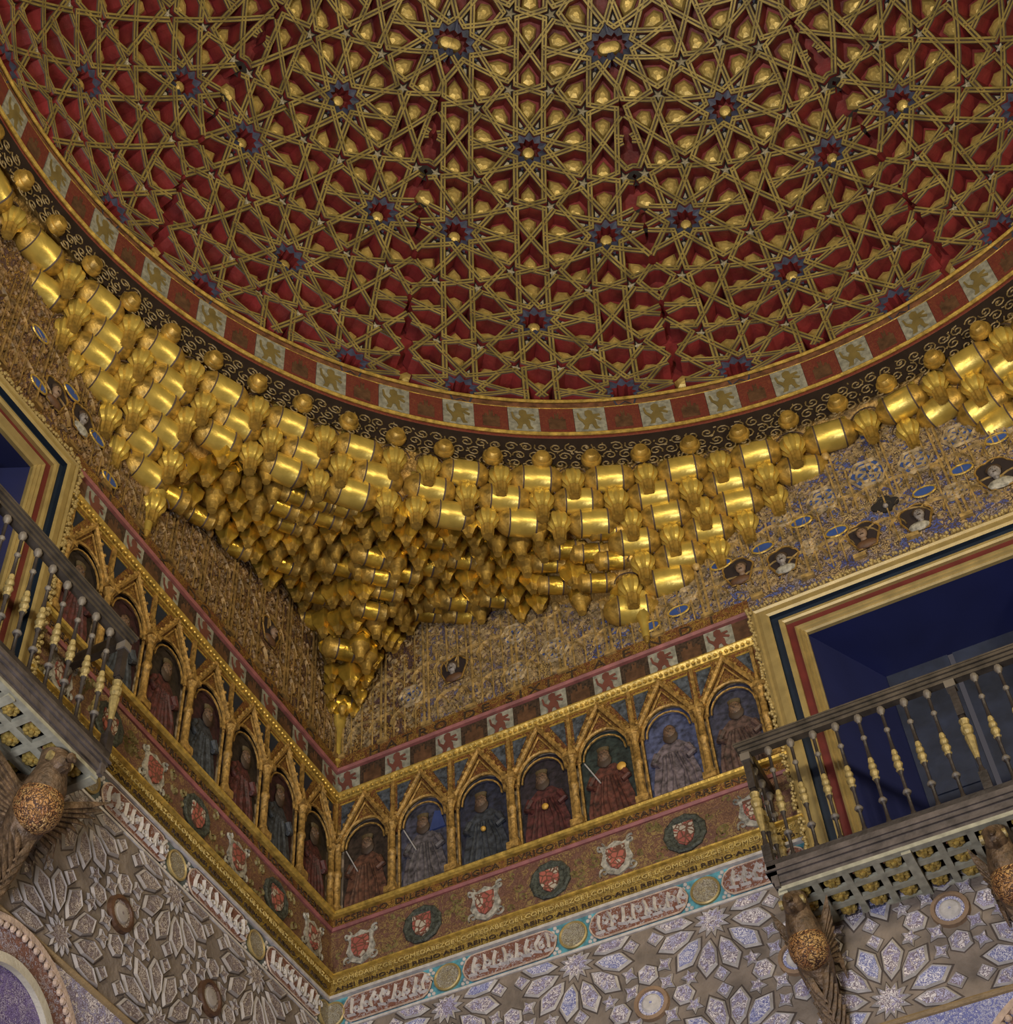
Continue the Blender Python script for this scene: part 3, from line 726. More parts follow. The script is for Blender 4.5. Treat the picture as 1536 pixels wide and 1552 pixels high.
# ------------------------------------------------------------------ lion and castle frieze, arcade, shields, cornice, cartouches
def lionfrieze(w):
    t = thing('lion_frieze', 'row of red lion and dark castle tiles over the %s wall arcade' % SIDE[w], 'frieze', FRAME[w])
    mb = MB(); a, b = XR(w, 0, S_OUT); c, d = XR(w, 6.25, 10)
    for q0, q1 in ((a, b), (c, d)): mb = MB(); mb.box(q0, q1, -.02, 0, ZBD+.02, ZRD-.01); mb.obj('backing', [BRN], t)
    z0, z1 = ZBD+.045, ZRD-.03; zc = (z0+z1)/2
    for k in range(16):
        s = .02+.2378*k+.1189
        if s > S_OUT-.08: break
        mb = MB(); x = X(w, s)
        if k % 2 == 0:
            mb.box(x-.117, x+.117, -.03, -.02, z0, z1, 0)
            mb.prism([(x+px*.21, zc+pz*.23) for px, pz in LION], -.036, -.03, 1); mb.obj('lion_tile', [PANWH, LIONC], t)
        else:
            mb.box(x-.119, x+.119, -.028, -.02, z0, z1, 0)
            mb.prism([(x+px*.24, zc+pz*.24) for px, pz in CAST], -.034, -.028, 1); mb.obj('castle_tile', [CASTLE, BRN], t)
    for q0, q1 in ((a, b), (c, d)):
        mb = MB(); mb.mould(q0, q1, [(0, ZBD-.05), (-.06, ZBD-.045), (-.075, ZBD-.02), (-.095, ZBD), (-.095, ZBD+.012), (-.05, ZBD+.03), (0, ZBD+.035)])
        x = q0
        while x < q1 and q0 in (a,):
            mb.ell((x, -.085, ZBD-.03), (.016, .014, .014), 0, 6, 4); x += .045
        mb.obj('beaded_moulding', [GOLDM], t)
lionfrieze('R'); lionfrieze('L')
BAY0, BAY = .063, .5231
KING = [('brown king with raised sword', 0), ('king with sword, blue hood', 1), ('dark king with small gold orb', 2), ('deep red king with gold orb', 3), ('king with sword and large orb', 4), ('bareheaded king in grey against blue', 5), ('crowned king in brown mantle', 6)]
ROBE = [mat('robe %d' % i, c, .6, 0, .3, 60, .5, 26) for i, c in enumerate([(.11, .045, .025), (.10, .085, .09), (.035, .04, .05), (.08, .02, .018), (.10, .03, .02), (.13, .10, .11), (.09, .05, .04)])]
SKY = [mat('niche ground %d' % i, c, .6, 0, .2, 60, .5, 22) for i, c in enumerate([(.035, .022, .015), (.05, .05, .075), (.02, .022, .04), (.022, .016, .022), (.022, .032, .028), (.06, .07, .14), (.035, .035, .06)])]
DARKN = [mat('left niche ground', (.022, .014, .010), .6, 0, .2, 60, .5, 20), mat('left niche red ground', (.035, .010, .012), .6, 0, .2, 60, .5, 20)]
CROWNM = mat('painted crown', (.075, .05, .02), .6)
def portrait(w, k):
    s = BAY0+BAY*(k+.5)
    where = 'niche %s' % ['beside the room corner', 'second from corner', 'third from corner', 'fourth from corner', 'fifth from corner', 'sixth from corner', 'next to balcony'][k]
    lab = ('painted %s, right wall %s' % (KING[k][0], where)) if w == 'R' else 'dark painted seated king, left wall %s' % where
    t = thing('king_portrait', lab, 'painting', at(w, s, ZG), 'painted kings of the %s wall arcade' % SIDE[w])
    arch = [(-.21, 0), (.21, 0), (.21, .62)]+[(.21*cos(a), .62+.25*sin(a)) for a in [pi*i/12 for i in range(1, 12)]]+[(-.21, .62)]
    mb = MB(); mb.prism(arch, -.012, -.002); mb.obj('panel', [SKY[k] if w == 'R' else DARKN[k % 2]], t)
    R = ROBE[k] if w == 'R' else ROBE[(k*2) % 4 if k % 2 else 3]
    rg = random.Random(k*7+(w == 'L')); lean = rg.uniform(-.02, .02)
    mb = MB()   # robe: wide lap, shoulders
    mb.prism([(-.19, 0), (.19, 0), (.185, .18), (.15, .32), (.14, .45), (.06, .53), (-.06, .53), (-.14, .45), (-.16, .3), (-.19, .15)], -.024, -.012)
    for j in range(7): mb.ridge([(-.15+.05*j, .02), (-.12+.04*j+rg.uniform(-.03, .03), .22), (-.07+.022*j, .42)], .022, .012, -.024)
    mb.obj('robe', [R], t)
    mb = MB(); mb.ell((lean, -.035, .615), (.05, .028, .07), 0, 12, 8); mb.ell((lean, -.065, .61), (.009, .01, .016), 0, 6, 4)
    for ex in (-.018, .018): mb.ell((lean+ex, -.06, .628), (.008, .006, .005), 1, 6, 4)
    mb.obj('head', [SKINK, HAIR], t, smooth=True)
    if k not in (5,):
        mb = MB(); mb.lathe([(.046, .655), (.046, .67), (.052, .695)], (lean, -.03, 0), 12); mb.v = [(x, -.03+(y+.03)*.5, z) for x, y, z in mb.v]
        mb.obj('crown', [CROWNM], t)
    mb = MB(); mb.ell((lean, -.03, .575), (.06, .022, .065)); mb.obj('hair', [HAIR], t, smooth=True)
    mb = MB(); hx = .11
    for e in (1, -1): mb = MB(); mb.tube([(e*.12, -.03, .44), (e*.16, -.035, .36), (e*.11, -.045, .33)], [.03, .026, .02], 7); mb.obj('sleeve', [R], t, smooth=True)
    if w == 'R' and k in (0, 1, 4): 
        mb = MB(); mb.tube([(-.17, -.045, .60), (-.06, -.05, .36)], .006, 5); mb.obj('sword', [STEEL], t)
    if w == 'R' and k in (2, 3, 4): 
        mb = MB(); r = {2: .022, 3: .028, 4: .038}[k]; mb.ell((.0 if k != 4 else .12, -.05, .33 if k != 4 else .45), (r, .02, r)); mb.obj('orb', [ORBG], t, smooth=True)
    if k == 1 and w == 'R': mb = MB(); mb.prism([(.05, .52), (.19, .52), (.15, .68), (.10, .70)], -.03, -.012); mb.obj('hood', [mat('painted blue hood', (.03, .05, .16), .6)], t)
for w in 'RL':
    for k in range(7): portrait(w, k)
GBS = mat('grey blue spandrel', (.06, .07, .085), .6, 0, .2, 60, .5, 30)
def arcade(w):
    t = thing('niche_arcade', 'carved gilded arcade of slim columns and pointed gables along the %s wall' % SIDE[w], 'arcade', FRAME[w])
    gm = [GOLD2, GOLDM, NAVYF, WHITE]
    for k in range(8):
        s = BAY0+BAY*k if k else .03
        if k == 7: s = 3.69
        mb = MB(); x = X(w, s); y = -.07
        mb.box(x-.05, x+.05, y-.05, 0, ZG, ZG+.06); mb.lathe([(.034, ZG+.05), (.04, ZG+.09), (.028, ZG+.12), (.028, ZG+.38), (.036, ZG+.39), (.036, ZG+.42), (.027, ZG+.43), (.026, ZG+.62), (.045, ZG+.67), (.05, ZG+.70)], (x, y, 0), 8)
        for d in (-.045, .045): mb.tube([(x+d, -.04, ZG+.03), (x+d, -.04, ZG+.66)], .011, 6)
        c = mb.obj('column', [GOLDA], t, smooth=True)
        mb = MB(); mb.box(x-.055, x+.055, y-.045, 0, ZG+.68, ZG+.72); mb.box(x-.014, x+.014, -.06, 0, ZG+.72, ZBD-.04)
        mb.lathe([(.03, ZG+.72), (.02, ZG+.80), (.008, ZG+.88)], (x, y, 0), 6); mb.obj('capital', [GOLDA], c)
    for k in range(7):
        xc = X(w, BAY0+BAY*(k+.5)); h = BAY/2; zs_ = ZG+.62
        mb = MB(); NN = 14; zt = ZBD-.04
        inn = [(xc+.205*cos(pi*i/NN), zs_+.25*sin(pi*i/NN)**.9) for i in range(NN+1)]
        out = [(xc+h*cos(pi*i/NN), min(zt, max(zs_, zs_+1.6*sin(pi*i/NN)*.6))) for i in range(NN+1)]
        for i in range(NN): mb.add([(inn[i][0], -.04, inn[i][1]), (inn[i+1][0], -.04, inn[i+1][1]), (out[i+1][0], -.04, out[i+1][1]), (out[i][0], -.04, out[i][1])], [(0, 1, 2, 3)])
        # ground behind the gables
        mb.add([(xc-h, -.035, zs_), (xc-.205, -.035, zs_), (xc-.205, -.035, zt), (xc-h, -.035, zt)], [(0, 1, 2, 3)]); mb.add([(xc+h, -.035, zs_), (xc+.205, -.035, zs_), (xc+.205, -.035, zt), (xc+h, -.035, zt)], [(0, 1, 2, 3)])
        mb.obj('spandrel', [ORNG], t)
        mb = MB()
        mb.tube([(x, -.05, z) for x, z in inn], .014, 6); mb.tube([(xc+.175*cos(pi*i/10), -.045, zs_+.19*sin(pi*i/10)) for i in range(11)], .008, 5)
        for sg in (-1, 1):
            mb.tube([(xc+sg*(h-.02), -.065, zs_+.08), (xc, -.065, zt-.03)], .022, 6); mb.tube([(xc+sg*(h-.055), -.055, zs_+.06), (xc, -.055, zt-.12)], .008, 5)
            for i in range(5): q = (i+.7)/5.5; mb.ell((xc+sg*(h-.02)*(1-q)+sg*.012, -.08, zs_+.08+(zt-.11-zs_)*q+.02), (.014, .012, .016), 0, 6, 4)
        mb.ell((xc, -.07, zt-.03), (.024, .02, .03), 0, 6, 4)
        mb.obj('gable', [GOLDA], t, smooth=True)
        for sg in (-1, 1):
            mb = MB(); p1 = [(xc+sg*(h-.035), zt-.05), (xc+sg*.10, zt-.05), (xc+sg*(h-.035), zs_+.22)]
            mb.prism(p1, -.045, -.035, 0); mb.box(min(p1[0][0], p1[1][0]), max(p1[0][0], p1[1][0]), -.052, -.035, zt-.055, zt-.043, 1)
            mb.obj('blue_spandrel', [NAVYF if w == 'L' else GBS, GOLDM], t)
arcade('R'); arcade('L')
def shields(w):
    t = thing('shield_frieze', 'painted frieze of heraldic shields under the %s wall arcade' % SIDE[w], 'frieze', FRAME[w])
    a, b = XR(w, 0, S_OUT+.02); c, d = XR(w, 6.23, 10)
    for q0, q1 in ((a, b), (c, d)):
        m1, m2, m3, m4 = MB(), MB(), MB(), MB(); m1.box(q0, q1, -.03, 0, ZCT, ZPK); m2.mould(q0, q1, [(0, ZG-.03), (-.08, ZG-.028), (-.10, ZG-.018), (-.107, ZG), (-.095, ZG+.014), (-.05, ZG+.018), (0, ZG+.018)])
        m3.mould(q0, q1, [(0, ZPK-.02), (-.045, ZPK-.018), (-.06, ZPK), (-.045, ZPK+.018), (0, ZPK+.02)]); m4.box(q0, q1, -.05, 0, ZPK+.01, ZG-.03)
        m1.obj('painted_ground', [ORNSH], t); m2.obj('gold_moulding', [GOLDM], t); m3.obj('pink_moulding', [PINK], t); m4.obj('inscription_strip', [ORNG], t)
    tx = 'HCSENDO  DI·LESA  VE LOGICA  ELVRIGO·FLAMEDO  PASANMEMP RRE  ENSEAM' if w == 'R' else 'PASANMEMP RRE  ENSEAM  ELVRIGO·FLAMEDO  DI·LESA  VE LOGICA  HCSENDO'
    lettering(tx, .075, (.08 if w == 'R' else -3.66), ZPK+.022, -.052, t, CASTLE, width=3.55)
    zc = 9.12
    for k in range(7):
        x = X(w, .30+.525*k); mb = MB()
        if k % 2 == 0:     # scrolled grey shield
            sh = [(-.12, .13), (-.06, .11), (0, .14), (.06, .11), (.12, .13), (.10, .05), (.125, -.03), (.08, -.12), (0, -.16), (-.08, -.12), (-.125, -.03), (-.10, .05)]
            mb.prism([(x+p, zc+q) for p, q in sh], -.045, -.03, 0)
            for sg in (-1, 1): mb.ridge(spiral(x+sg*.12, zc+.12, .04, 1.1, 1, sg), .016, .015, -.035, 0); mb.ridge(spiral(x+sg*.11, zc-.10, .04, 1.1, 4, sg), .016, .015, -.035, 0)
        else:
            mb.lathe([(.165, -.03), (.165, -.045), (.15, -.055), (.12, -.05), (.115, -.045)], (x, 0, zc), 22, 1, axis='y', flute=.05, nf=11)
        mb.prism([(x-.075, zc+.08), (x+.075, zc+.08), (x+.075, zc-.02), (x+.05, zc-.08), (x, zc-.115), (x-.05, zc-.08), (x-.075, zc-.02)], -.058, -.045, 2)
        mb.obj('shield' if k % 2 == 0 else 'wreathed_shield', [SHG, WREA, HER], t)
    mb = MB(); rg = random.Random(5)
    curlfield(mb, a+.1, b-.1, lambda x: ZCT+.03, lambda x: ZPK-.03, 130, rg, .05, -.03, lambda x, z: any(abs(abs(x)-(.30+.525*k)) < .17 for k in range(7)))
    mb.obj('painted_scrolls', [mat('olive scrolls', (.20, .15, .05), .6)], t, kind='stuff')
shields('R'); shields('L')
def cornice(w):
    t = thing('inscribed_cornice', 'golden cornice with two rows of small lettering on the %s wall' % SIDE[w], 'cornice', FRAME[w])
    a, b = XR(w, 0, S_OUT+.02); c, d = XR(w, 6.23, 10); 
    for q0, q1 in ((a, b), (c, d)):
        m = MB(); m.mould(q0, q1, [(0, ZCT+.025), (-.09, ZCT+.022), (-.11, ZCT+.008), (-.108, ZCT-.005), (-.085, ZCT-.012), (-.08, ZCT-.02), (-.045, ZW+.03), (-.04, ZW+.01), (0, ZW+.005)], [1, 1, 1, 1, 0, 0, 0, 0])
        m.obj('moulding', [ORNGC, GOLDM], t)
    u = 'LCOMEDABEZGE·' ; v = 'ANSI REINO·'
    for txt, z, y, mm, sz in ((u*7, ZCT-.066, -.086, LETG, .05), (v*8, ZCT-.118, -.063, CASTLE, .046)):
        lettering(txt, sz, (.1 if w == 'R' else -3.7), z, y, t, mm, width=3.6)
LETG = mat('pale gold letters', (.62, .46, .16), .5, .2)
ORNGC = orn('cornice ground', [(.20, .12, .02), (.42, .28, .05), (.32, .20, .03), (.24, .14, .02)], 50, .5, .4, .4)
cornice('R'); cornice('L')
def stadium(x, zc, hw, hh, n=8):
    p = []
    for sg, a0 in ((1, -pi/2), (-1, pi/2)):
        for i in range(n+1):
            a = a0+pi*i/n; lobe = 1+.06*abs(sin(3*(a-a0))); p.append((x+sg*(hw-hh)+hh*lobe*cos(a), zc+hh*lobe*sin(a)))
    return p
def cartouches(w):
    t = thing('cartouche_frieze', 'stucco band of script cartouches and round medallions under the %s wall cornice' % SIDE[w], 'frieze', FRAME[w])
    a, b = XR(w, 0, S_OUT+.02); c, d = XR(w, 6.23, 10)
    tq = TURQ if w == 'R' else mat('shaded turquoise', (.10, .12, .12), .7, 0, .2, 30, .4, 12)  # left band is a darker copy, its dimmer light put into the colour
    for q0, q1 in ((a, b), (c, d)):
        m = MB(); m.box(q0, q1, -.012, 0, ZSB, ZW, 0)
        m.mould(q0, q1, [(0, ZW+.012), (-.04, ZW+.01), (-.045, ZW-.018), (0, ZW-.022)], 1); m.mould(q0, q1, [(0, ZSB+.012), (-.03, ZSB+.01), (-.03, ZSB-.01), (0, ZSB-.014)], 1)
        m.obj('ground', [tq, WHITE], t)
    zc = (ZW+ZSB)/2-.005; rg = random.Random(9)
    for k in range(4):
        if True:
            x = X(w, .02+.99*k if k else .06); mb = MB()
            mb.lathe([(.108, -.012), (.108, -.03), (.098, -.036), (.09, -.026), (.01, -.022)], (x, 0, zc), 24, axis='y', mats=[0, 0, 0, 1]); mb.obj('medallion', [FGOLD, DISC], t, smooth=True)
            for sx_ in (-1, 1):
                for sz in (-1, 1):
                    q = MB(); xx, zz = x+sx_*.135, zc+sz*.085
                    for dx, dz in ((0, .02), (.018, -.01), (-.018, -.01)): q.ell((xx+dx, -.016, zz+dz), (.016, .01, .016), 0, 6, 4)
                    q.obj('rosette', [WHITE], t)
        x = X(w, .515+.99*k)
        if k == 3: x = X(w, 3.42)
        hw = .36 if k != 3 else .30
        mb = MB(); mb.prism(stadium(x, zc, hw, .105), -.028, -.012, 0)
        P = stadium(x, zc, hw, .105); mb.tube([(p, -.028, q) for p, q in P], .007, 5, 2, closed=True)
        for i in range(int(hw*2/.085)):
            xx = x-hw+.07+i*.085
            mb.ridge([(xx, zc-.05), (xx+rg.uniform(-.02, .02), zc+.01), (xx+rg.uniform(-.01, .03), zc+.075)], .028, .022, -.028, 1)
            mb.ridge(spiral(xx+.04, zc+rg.uniform(-.03, .03), .032, 1., rg.uniform(0, 6), rg.choice((1, -1)), 8), .02, .02, -.028, 1)
            mb.ridge([(xx-.03, zc-.055+rg.uniform(-.01, .02)), (xx+.04, zc-.06)], .022, .02, -.028, 1)
        mb.obj('cartouche', [ORNRB, WHITE, PEACH], t)
cartouches('R'); cartouches('L')

# ------------------------------------------------------------------ star pattern stucco and the arches below
def starwall(w):
    z0, z1 = 7.27, ZSB-.012
    t = thing('star_stucco_panel', 'carved stucco of interlaced twelve rayed stars on the %s wall under the cartouche band' % SIDE[w], 'stucco panel', FRAME[w])
    a, b = XR(w, 0, 10); mb = MB(); mb.box(a, b, -.02, 0, z0, z1); mb.obj('strapwork_ground', [STONE], t)
    mb = MB(); y0 = -.02
    def plate(poly, mi, h=.022):
        cx = sum(p[0] for p in poly)/len(poly); cz_ = sum(p[1] for p in poly)/len(poly)
        if not (z0+.02 < cz_ < z1-.01): return
        poly = [(p, max(z0+.015, min(z1-.012, q))) for p, q in poly]; n = len(poly)
        inn = [(cx+(p-cx)*.86, cz_+(q-cz_)*.86) for p, q in poly]
        inn2 = [(cx+(p-cx)*.80, cz_+(q-cz_)*.80) for p, q in poly]; o2 = [(cx+(p-cx)*1.14, cz_+(q-cz_)*1.12) for p, q in poly]
        vs = [(p, y0-.0005, q) for p, q in o2]+[(p, y0-.003, q) for p, q in poly]+[(p, y0-h, q) for p, q in inn]+[(p, y0-h+.008, q) for p, q in inn2]
        fs = [(i, (i+1) % n, n+(i+1) % n, n+i) for i in range(n)]+[(n+i, n+(i+1) % n, 2*n+(i+1) % n, 2*n+i) for i in range(n)]+[(2*n+i, 2*n+(i+1) % n, 3*n+(i+1) % n, 3*n+i) for i in range(n)]+[[3*n+i for i in range(n)]]
        mb.add(vs, fs, [3]*n+[4]*n+[4]*n+[mi])
    def star(x, z, r1, r2, n, mi, a0=0): plate([(x+(r1 if i % 2 == 0 else r2)*cos(a0+pi*i/n), z+(r1 if i % 2 == 0 else r2)*sin(a0+pi*i/n)) for i in range(2*n)], mi)
    ZA, ZB_ = 8.36, 7.41
    for k in range(0, 8):
        for zr in (ZA, ZB_):
            x = X(w, k*1.0); star(x, zr, .125, .075, 12, 0)
            for j in range(12):
                an = pi/12+j*pi/6; c_, s_ = cos(an), sin(an)
                if x+c_*.2 < a or x+c_*.2 > b: continue
                pt = [(.14, 0), (.21, .048), (.33, .070), (.42, 0.0), (.33, -.070), (.21, -.048)]
                plate([(x+p*c_-q*s_, zr+p*s_+q*c_) for p, q in pt], (j+k) % 3)
                an2 = j*pi/6; c2, s2 = cos(an2), sin(an2)
                if j % 3: star(x+.43*c2, zr+.43*s2, .062, .03, 4 if j % 2 else 5, 0, an2)
                else: 
                    pt = [(.35, 0), (.42, .055), (.47, 0), (.42, -.055)]; plate([(x+p*c2-q*s2, zr+p*s2+q*c2) for p, q in pt], 0)
        x = X(w, k+.5); zc = (ZA+ZB_)/2
        for d in range(4):
            an = d*pi/2; r = .225; cx, cc = x+r*cos(an), zc+r*sin(an)
            plate([(cx+.078*cos(q), cc+.078*sin(q)) for q in [pi*i/3+(pi/6 if d % 2 else 0) for i in range(6)]], 2)
            an = d*pi/2+pi/4; star(x+.175*cos(an), zc+.175*sin(an), .07, .034, 4, 0, an)
            an = d*pi/2+pi/4; pass
        mb.lathe([(.125, y0), (.12, y0-.03), (.095, y0-.034), (.09, y0-.018), (.07, y0-.018), (.055, y0-.03), (.01, y0-.034)], (x, 0, zc), 20, axis='y', mats=[5, 5, 5, 1, 4, 4, 1])
    PW = ORNW if w == 'R' else ORNWL; mb.obj('star_plates', [PW, ORNWB if w == 'R' else PW, PW, STONED, WHITE if w == 'R' else mat('shaded white', (.36, .31, .27), .8), BRN if w == 'L' else mat('brown ring', (.27, .17, .10), .7, 0, .3, 50)], t)  # left plates and rims are darker copies with the wall's shade in their colour
    mb = MB(); mb.mould(a, b, [(0, z0+.012), (-.035, z0+.01), (-.045, z0-.005), (-.03, z0-.02), (0, z0-.03)]); mb.obj('border_moulding', [mat('tan border', (.30, .20, .09), .6, 0, .3, 60)], t)
    f = thing('arch_spandrel_field', '%s arabesque stucco around the horseshoe arches low on the %s wall' % ('blue and white' if w == 'R' else 'violet and white', SIDE[w]), 'stucco panel', FRAME[w])
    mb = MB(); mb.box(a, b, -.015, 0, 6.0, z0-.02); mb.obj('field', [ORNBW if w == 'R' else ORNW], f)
    for i, s in enumerate((3.3, 5.0, 6.7)):
        nm = ['nearest the corner', 'in the middle of the three', 'furthest from the corner'][i]
        ar = thing('horseshoe_arch', 'scalloped horseshoe arch low on the %s wall, %s' % (SIDE[w], nm), 'arch', at(w, s, 6.6), 'horseshoe arches')
        AA = [-.5+(pi+1.)*j/48 for j in range(49)]
        def band(r0, r1, yy, mi, scal=0.):
            m = MB(); pr = []
            vs = []
            for j, q in enumerate(AA):
                r1_ = r1+scal*abs(sin(q*13)); vs += [(r0*cos(q), -.015, r0*sin(q)), (r0*cos(q), -yy, r0*sin(q)), (r1_*cos(q), -yy, r1_*sin(q)), (r1_*cos(q), -.015, r1_*sin(q))]
            m.add(vs, [(4*j+c, 4*j+4+c, 4*j+5+c, 4*j+1+c) for j in range(48) for c in range(3)], mi); return m
        band(.625, .665, .05, 0, .0).obj('scalloped_rim', [PEACH], ar); 
        m = MB()
        for j in range(46): q = -.45+(pi+.9)*j/45; m.ell((.61*cos(q), -.035, .61*sin(q)), (.024, .02, .024), 0, 6, 4)
        m.obj('scallops', [PEACH], ar); band(.44, .60, .028, 0).obj('ornament_band', [orn('brown violet arabesque', [(.14, .06, .04), (.36, .28, .28), (.24, .11, .08), (.34, .30, .36), (.20, .09, .07)], 46, .7, 0, .5)], ar)
        band(.375, .435, .06, 0).obj('inner_ring', [mat('cream ring', (.50, .44, .33), .7, 0, .2, 50)], ar)
        m = MB(); m.prism([(.375*cos(q), .375*sin(q)) for q in AA], -.022, -.015); m.obj('lattice', [ORNPU], ar)
starwall('R'); starwall('L')

# ------------------------------------------------------------------ upper doors with their frames
def door(w, num):
    root = thing('door_%d' % num, None, None, FRAME[w], kind='structure')
    x0, x1 = S_IN, 10-S_IN
    if w == 'L': x0, x1 = -x1, -x0
    mb = MB(); sp, dp = .37, .72
    q = [(x0, 0, ZFL), (x0+sp, dp, ZFL), (x1-sp, dp, ZFL), (x1, 0, ZFL), (x0, 0, ZLIN), (x0+sp, dp, ZLIN), (x1-sp, dp, ZLIN), (x1, 0, ZLIN)]
    mb.add(q, [(0, 1, 5, 4), (2, 3, 7, 6), (4, 5, 6, 7), (3, 2, 1, 0)], [0, 0, 0, 0]); mb.obj('reveal', [NAVY], root)
    xm = (x0+x1)/2
    for sg in (-1, 1):
        mb = MB(); a, b = sorted((xm+sg*.02, xm+sg*(x1-x0-2*sp)/2)); mb.box(a, b, dp-.01, dp+.04, ZFL, ZLIN)
        for (u0, u1) in ((.12, 1.0), (1.12, 1.9)):
            mb.box(a+.08, b-.08, dp-.025, dp-.01, ZFL+u0, ZFL+u1)
        mb.obj('door_leaf', [mat('door leaf blue black', (.018, .024, .05), .6, 0, .2, 10, .3, 6)], root)
    # mitred frame: profile (offset outwards from opening, y)
    P = [(0, .0), (0, -.03), (.012, -.045), (.024, -.035), (.036, -.06), (.05, -.045), (.062, -.07), (.075, -.06), (.075, -.045), (.135, -.045), (.135, -.075), (.15, -.088), (.175, -.085), (.175, -.06), (.232, -.06), (.232, -.10), (.25, -.115), (.30, -.105), (.33, -.085), (.345, -.10), (.375, -.08), (.38, 0)]
    mi = [0, 0, 0, 0, 0, 0, 0, 0, 1, 0, 0, 0, 0, 2, 2, 0, 0, 0, 0, 0, 0]
    for part, rng in (('gilded_moulding', {0}), ('red_band', {1}), ('navy_band', {2})):
        mb = MB(); pts = []
        for o, y in P: pts.append([(x0-o, y, ZFL), (x0-o, y, ZLIN+o), (x1+o, y, ZLIN+o), (x1+o, y, ZFL)])
        for i in range(len(P)-1):
            if mi[i] not in rng: continue
            for j in range(3): mb.add([pts[i][j], pts[i+1][j], pts[i+1][j+1], pts[i][j+1]], [(0, 1, 2, 3)])
        mb.obj(part, [FGOLD if part[0] == 'g' else FRED if part[0] == 'r' else NAVYF], root)
    mb = MB(); rg = random.Random(4); o = .385
    def bead(x, z):
        g = rg.uniform(.010, .018); mb.ell((x+rg.uniform(-.008, .008), -.075-rg.uniform(0, .03), z+rg.uniform(-.008, .008)), (g, g, g*1.1), 0, 6, 4)
    z = ZFL
    while z < ZLIN+o: 
        for xx in (x0-o, x1+o): bead(xx, z); bead(xx+rg.uniform(-.02, .02), z+.012)
        z += .028
    xx = x0-o
    while xx < x1+o: bead(xx, ZLIN+o); bead(xx, ZLIN+o+rg.uniform(-.02, .02)); xx += .028
    mb.obj('foliate_border', [FGOLD], root)
door('R', 1); door('L', 2)
t = thing('white_cloth', 'folded white cloth hanging inside the left door opening', 'cloth', at('L', 4.36, 9.7, .10))
mb = MB()
for i in range(5): mb.tube([(-.05+.024*i, .012*(i % 2), 0), (-.05+.022*i, .01*(i % 2), .42), (-.03+.012*i, 0, .62+.015*i)], .018, 7)
mb.obj('folds', [mat('white cloth', (.75, .74, .76), .8)], t, smooth=True)

# ------------------------------------------------------------------ balconies
def baluster_mesh():
    mb = MB()
    prof = [(.018, 0), (.018, .03), (.012, .04), (.011, .16), (.022, .175), (.03, .19), (.022, .205), (.011, .215), (.011, .33), (.02, .36), (.026, .375), (.018, .385), (.027, .405), (.031, .42), (.027, .435), (.018, .445), (.028, .465), (.026, .485), (.016, .50), (.021, .515), (.016, .54), (.012, .60), (.011, .70), (.018, .71), (.022, .72), (.018, .73), (.011, .74), (.011, .85), (.016, .865), (.026, .88), (.028, .90), (.02, .92)]
    ms = [0]*4+[2]*3+[0]*2+[1]*11+[0]*2+[2]*3+[0]*2+[2]*4
    mb.lathe(prof, n=8, mats=ms[:len(prof)-1]+[0]*max(0, len(prof)-1-len(ms))); return mb
def post_mesh():
    mb = MB(); mb.box(-.028, .028, -.028, .028, 0, .14); mb.box(-.024, .024, -.024, .024, .62, .90)
    mb.lathe([(.026, .14), (.012, .20), (.016, .26), (.03, .40), (.034, .44), (.024, .46), (.036, .48), (.038, .52), (.026, .54), (.034, .58), (.02, .62)], n=10, mats=[0, 0, 1, 1, 1, 1, 1, 1, 1, 0])
    mb.box(-.034, .034, -.034, .034, .86, .92, 2); return mb
BM = baluster_mesh().mesh('baluster', [IRON, BALY, BALG], True); PM = post_mesh().mesh('post', [IRON, BALY, BALG])
def coffer_mesh():
    mb = MB()
    for a in range(8): q = a*pi/4+.2; mb.ell((.03*cos(q), .03*sin(q), -.03), (.020, .020, .022), 0, 6, 4)
    mb.ell((0, 0, -.045), (.018, .018, .022), 0, 6, 4); mb.ell((.034, .02, -.02), (.02, .016, .012), 1, 5, 3); return mb
CM = coffer_mesh().mesh('coffer_flower', [COFY, mat('coffer red brown', (.22, .09, .04), .6)], True)
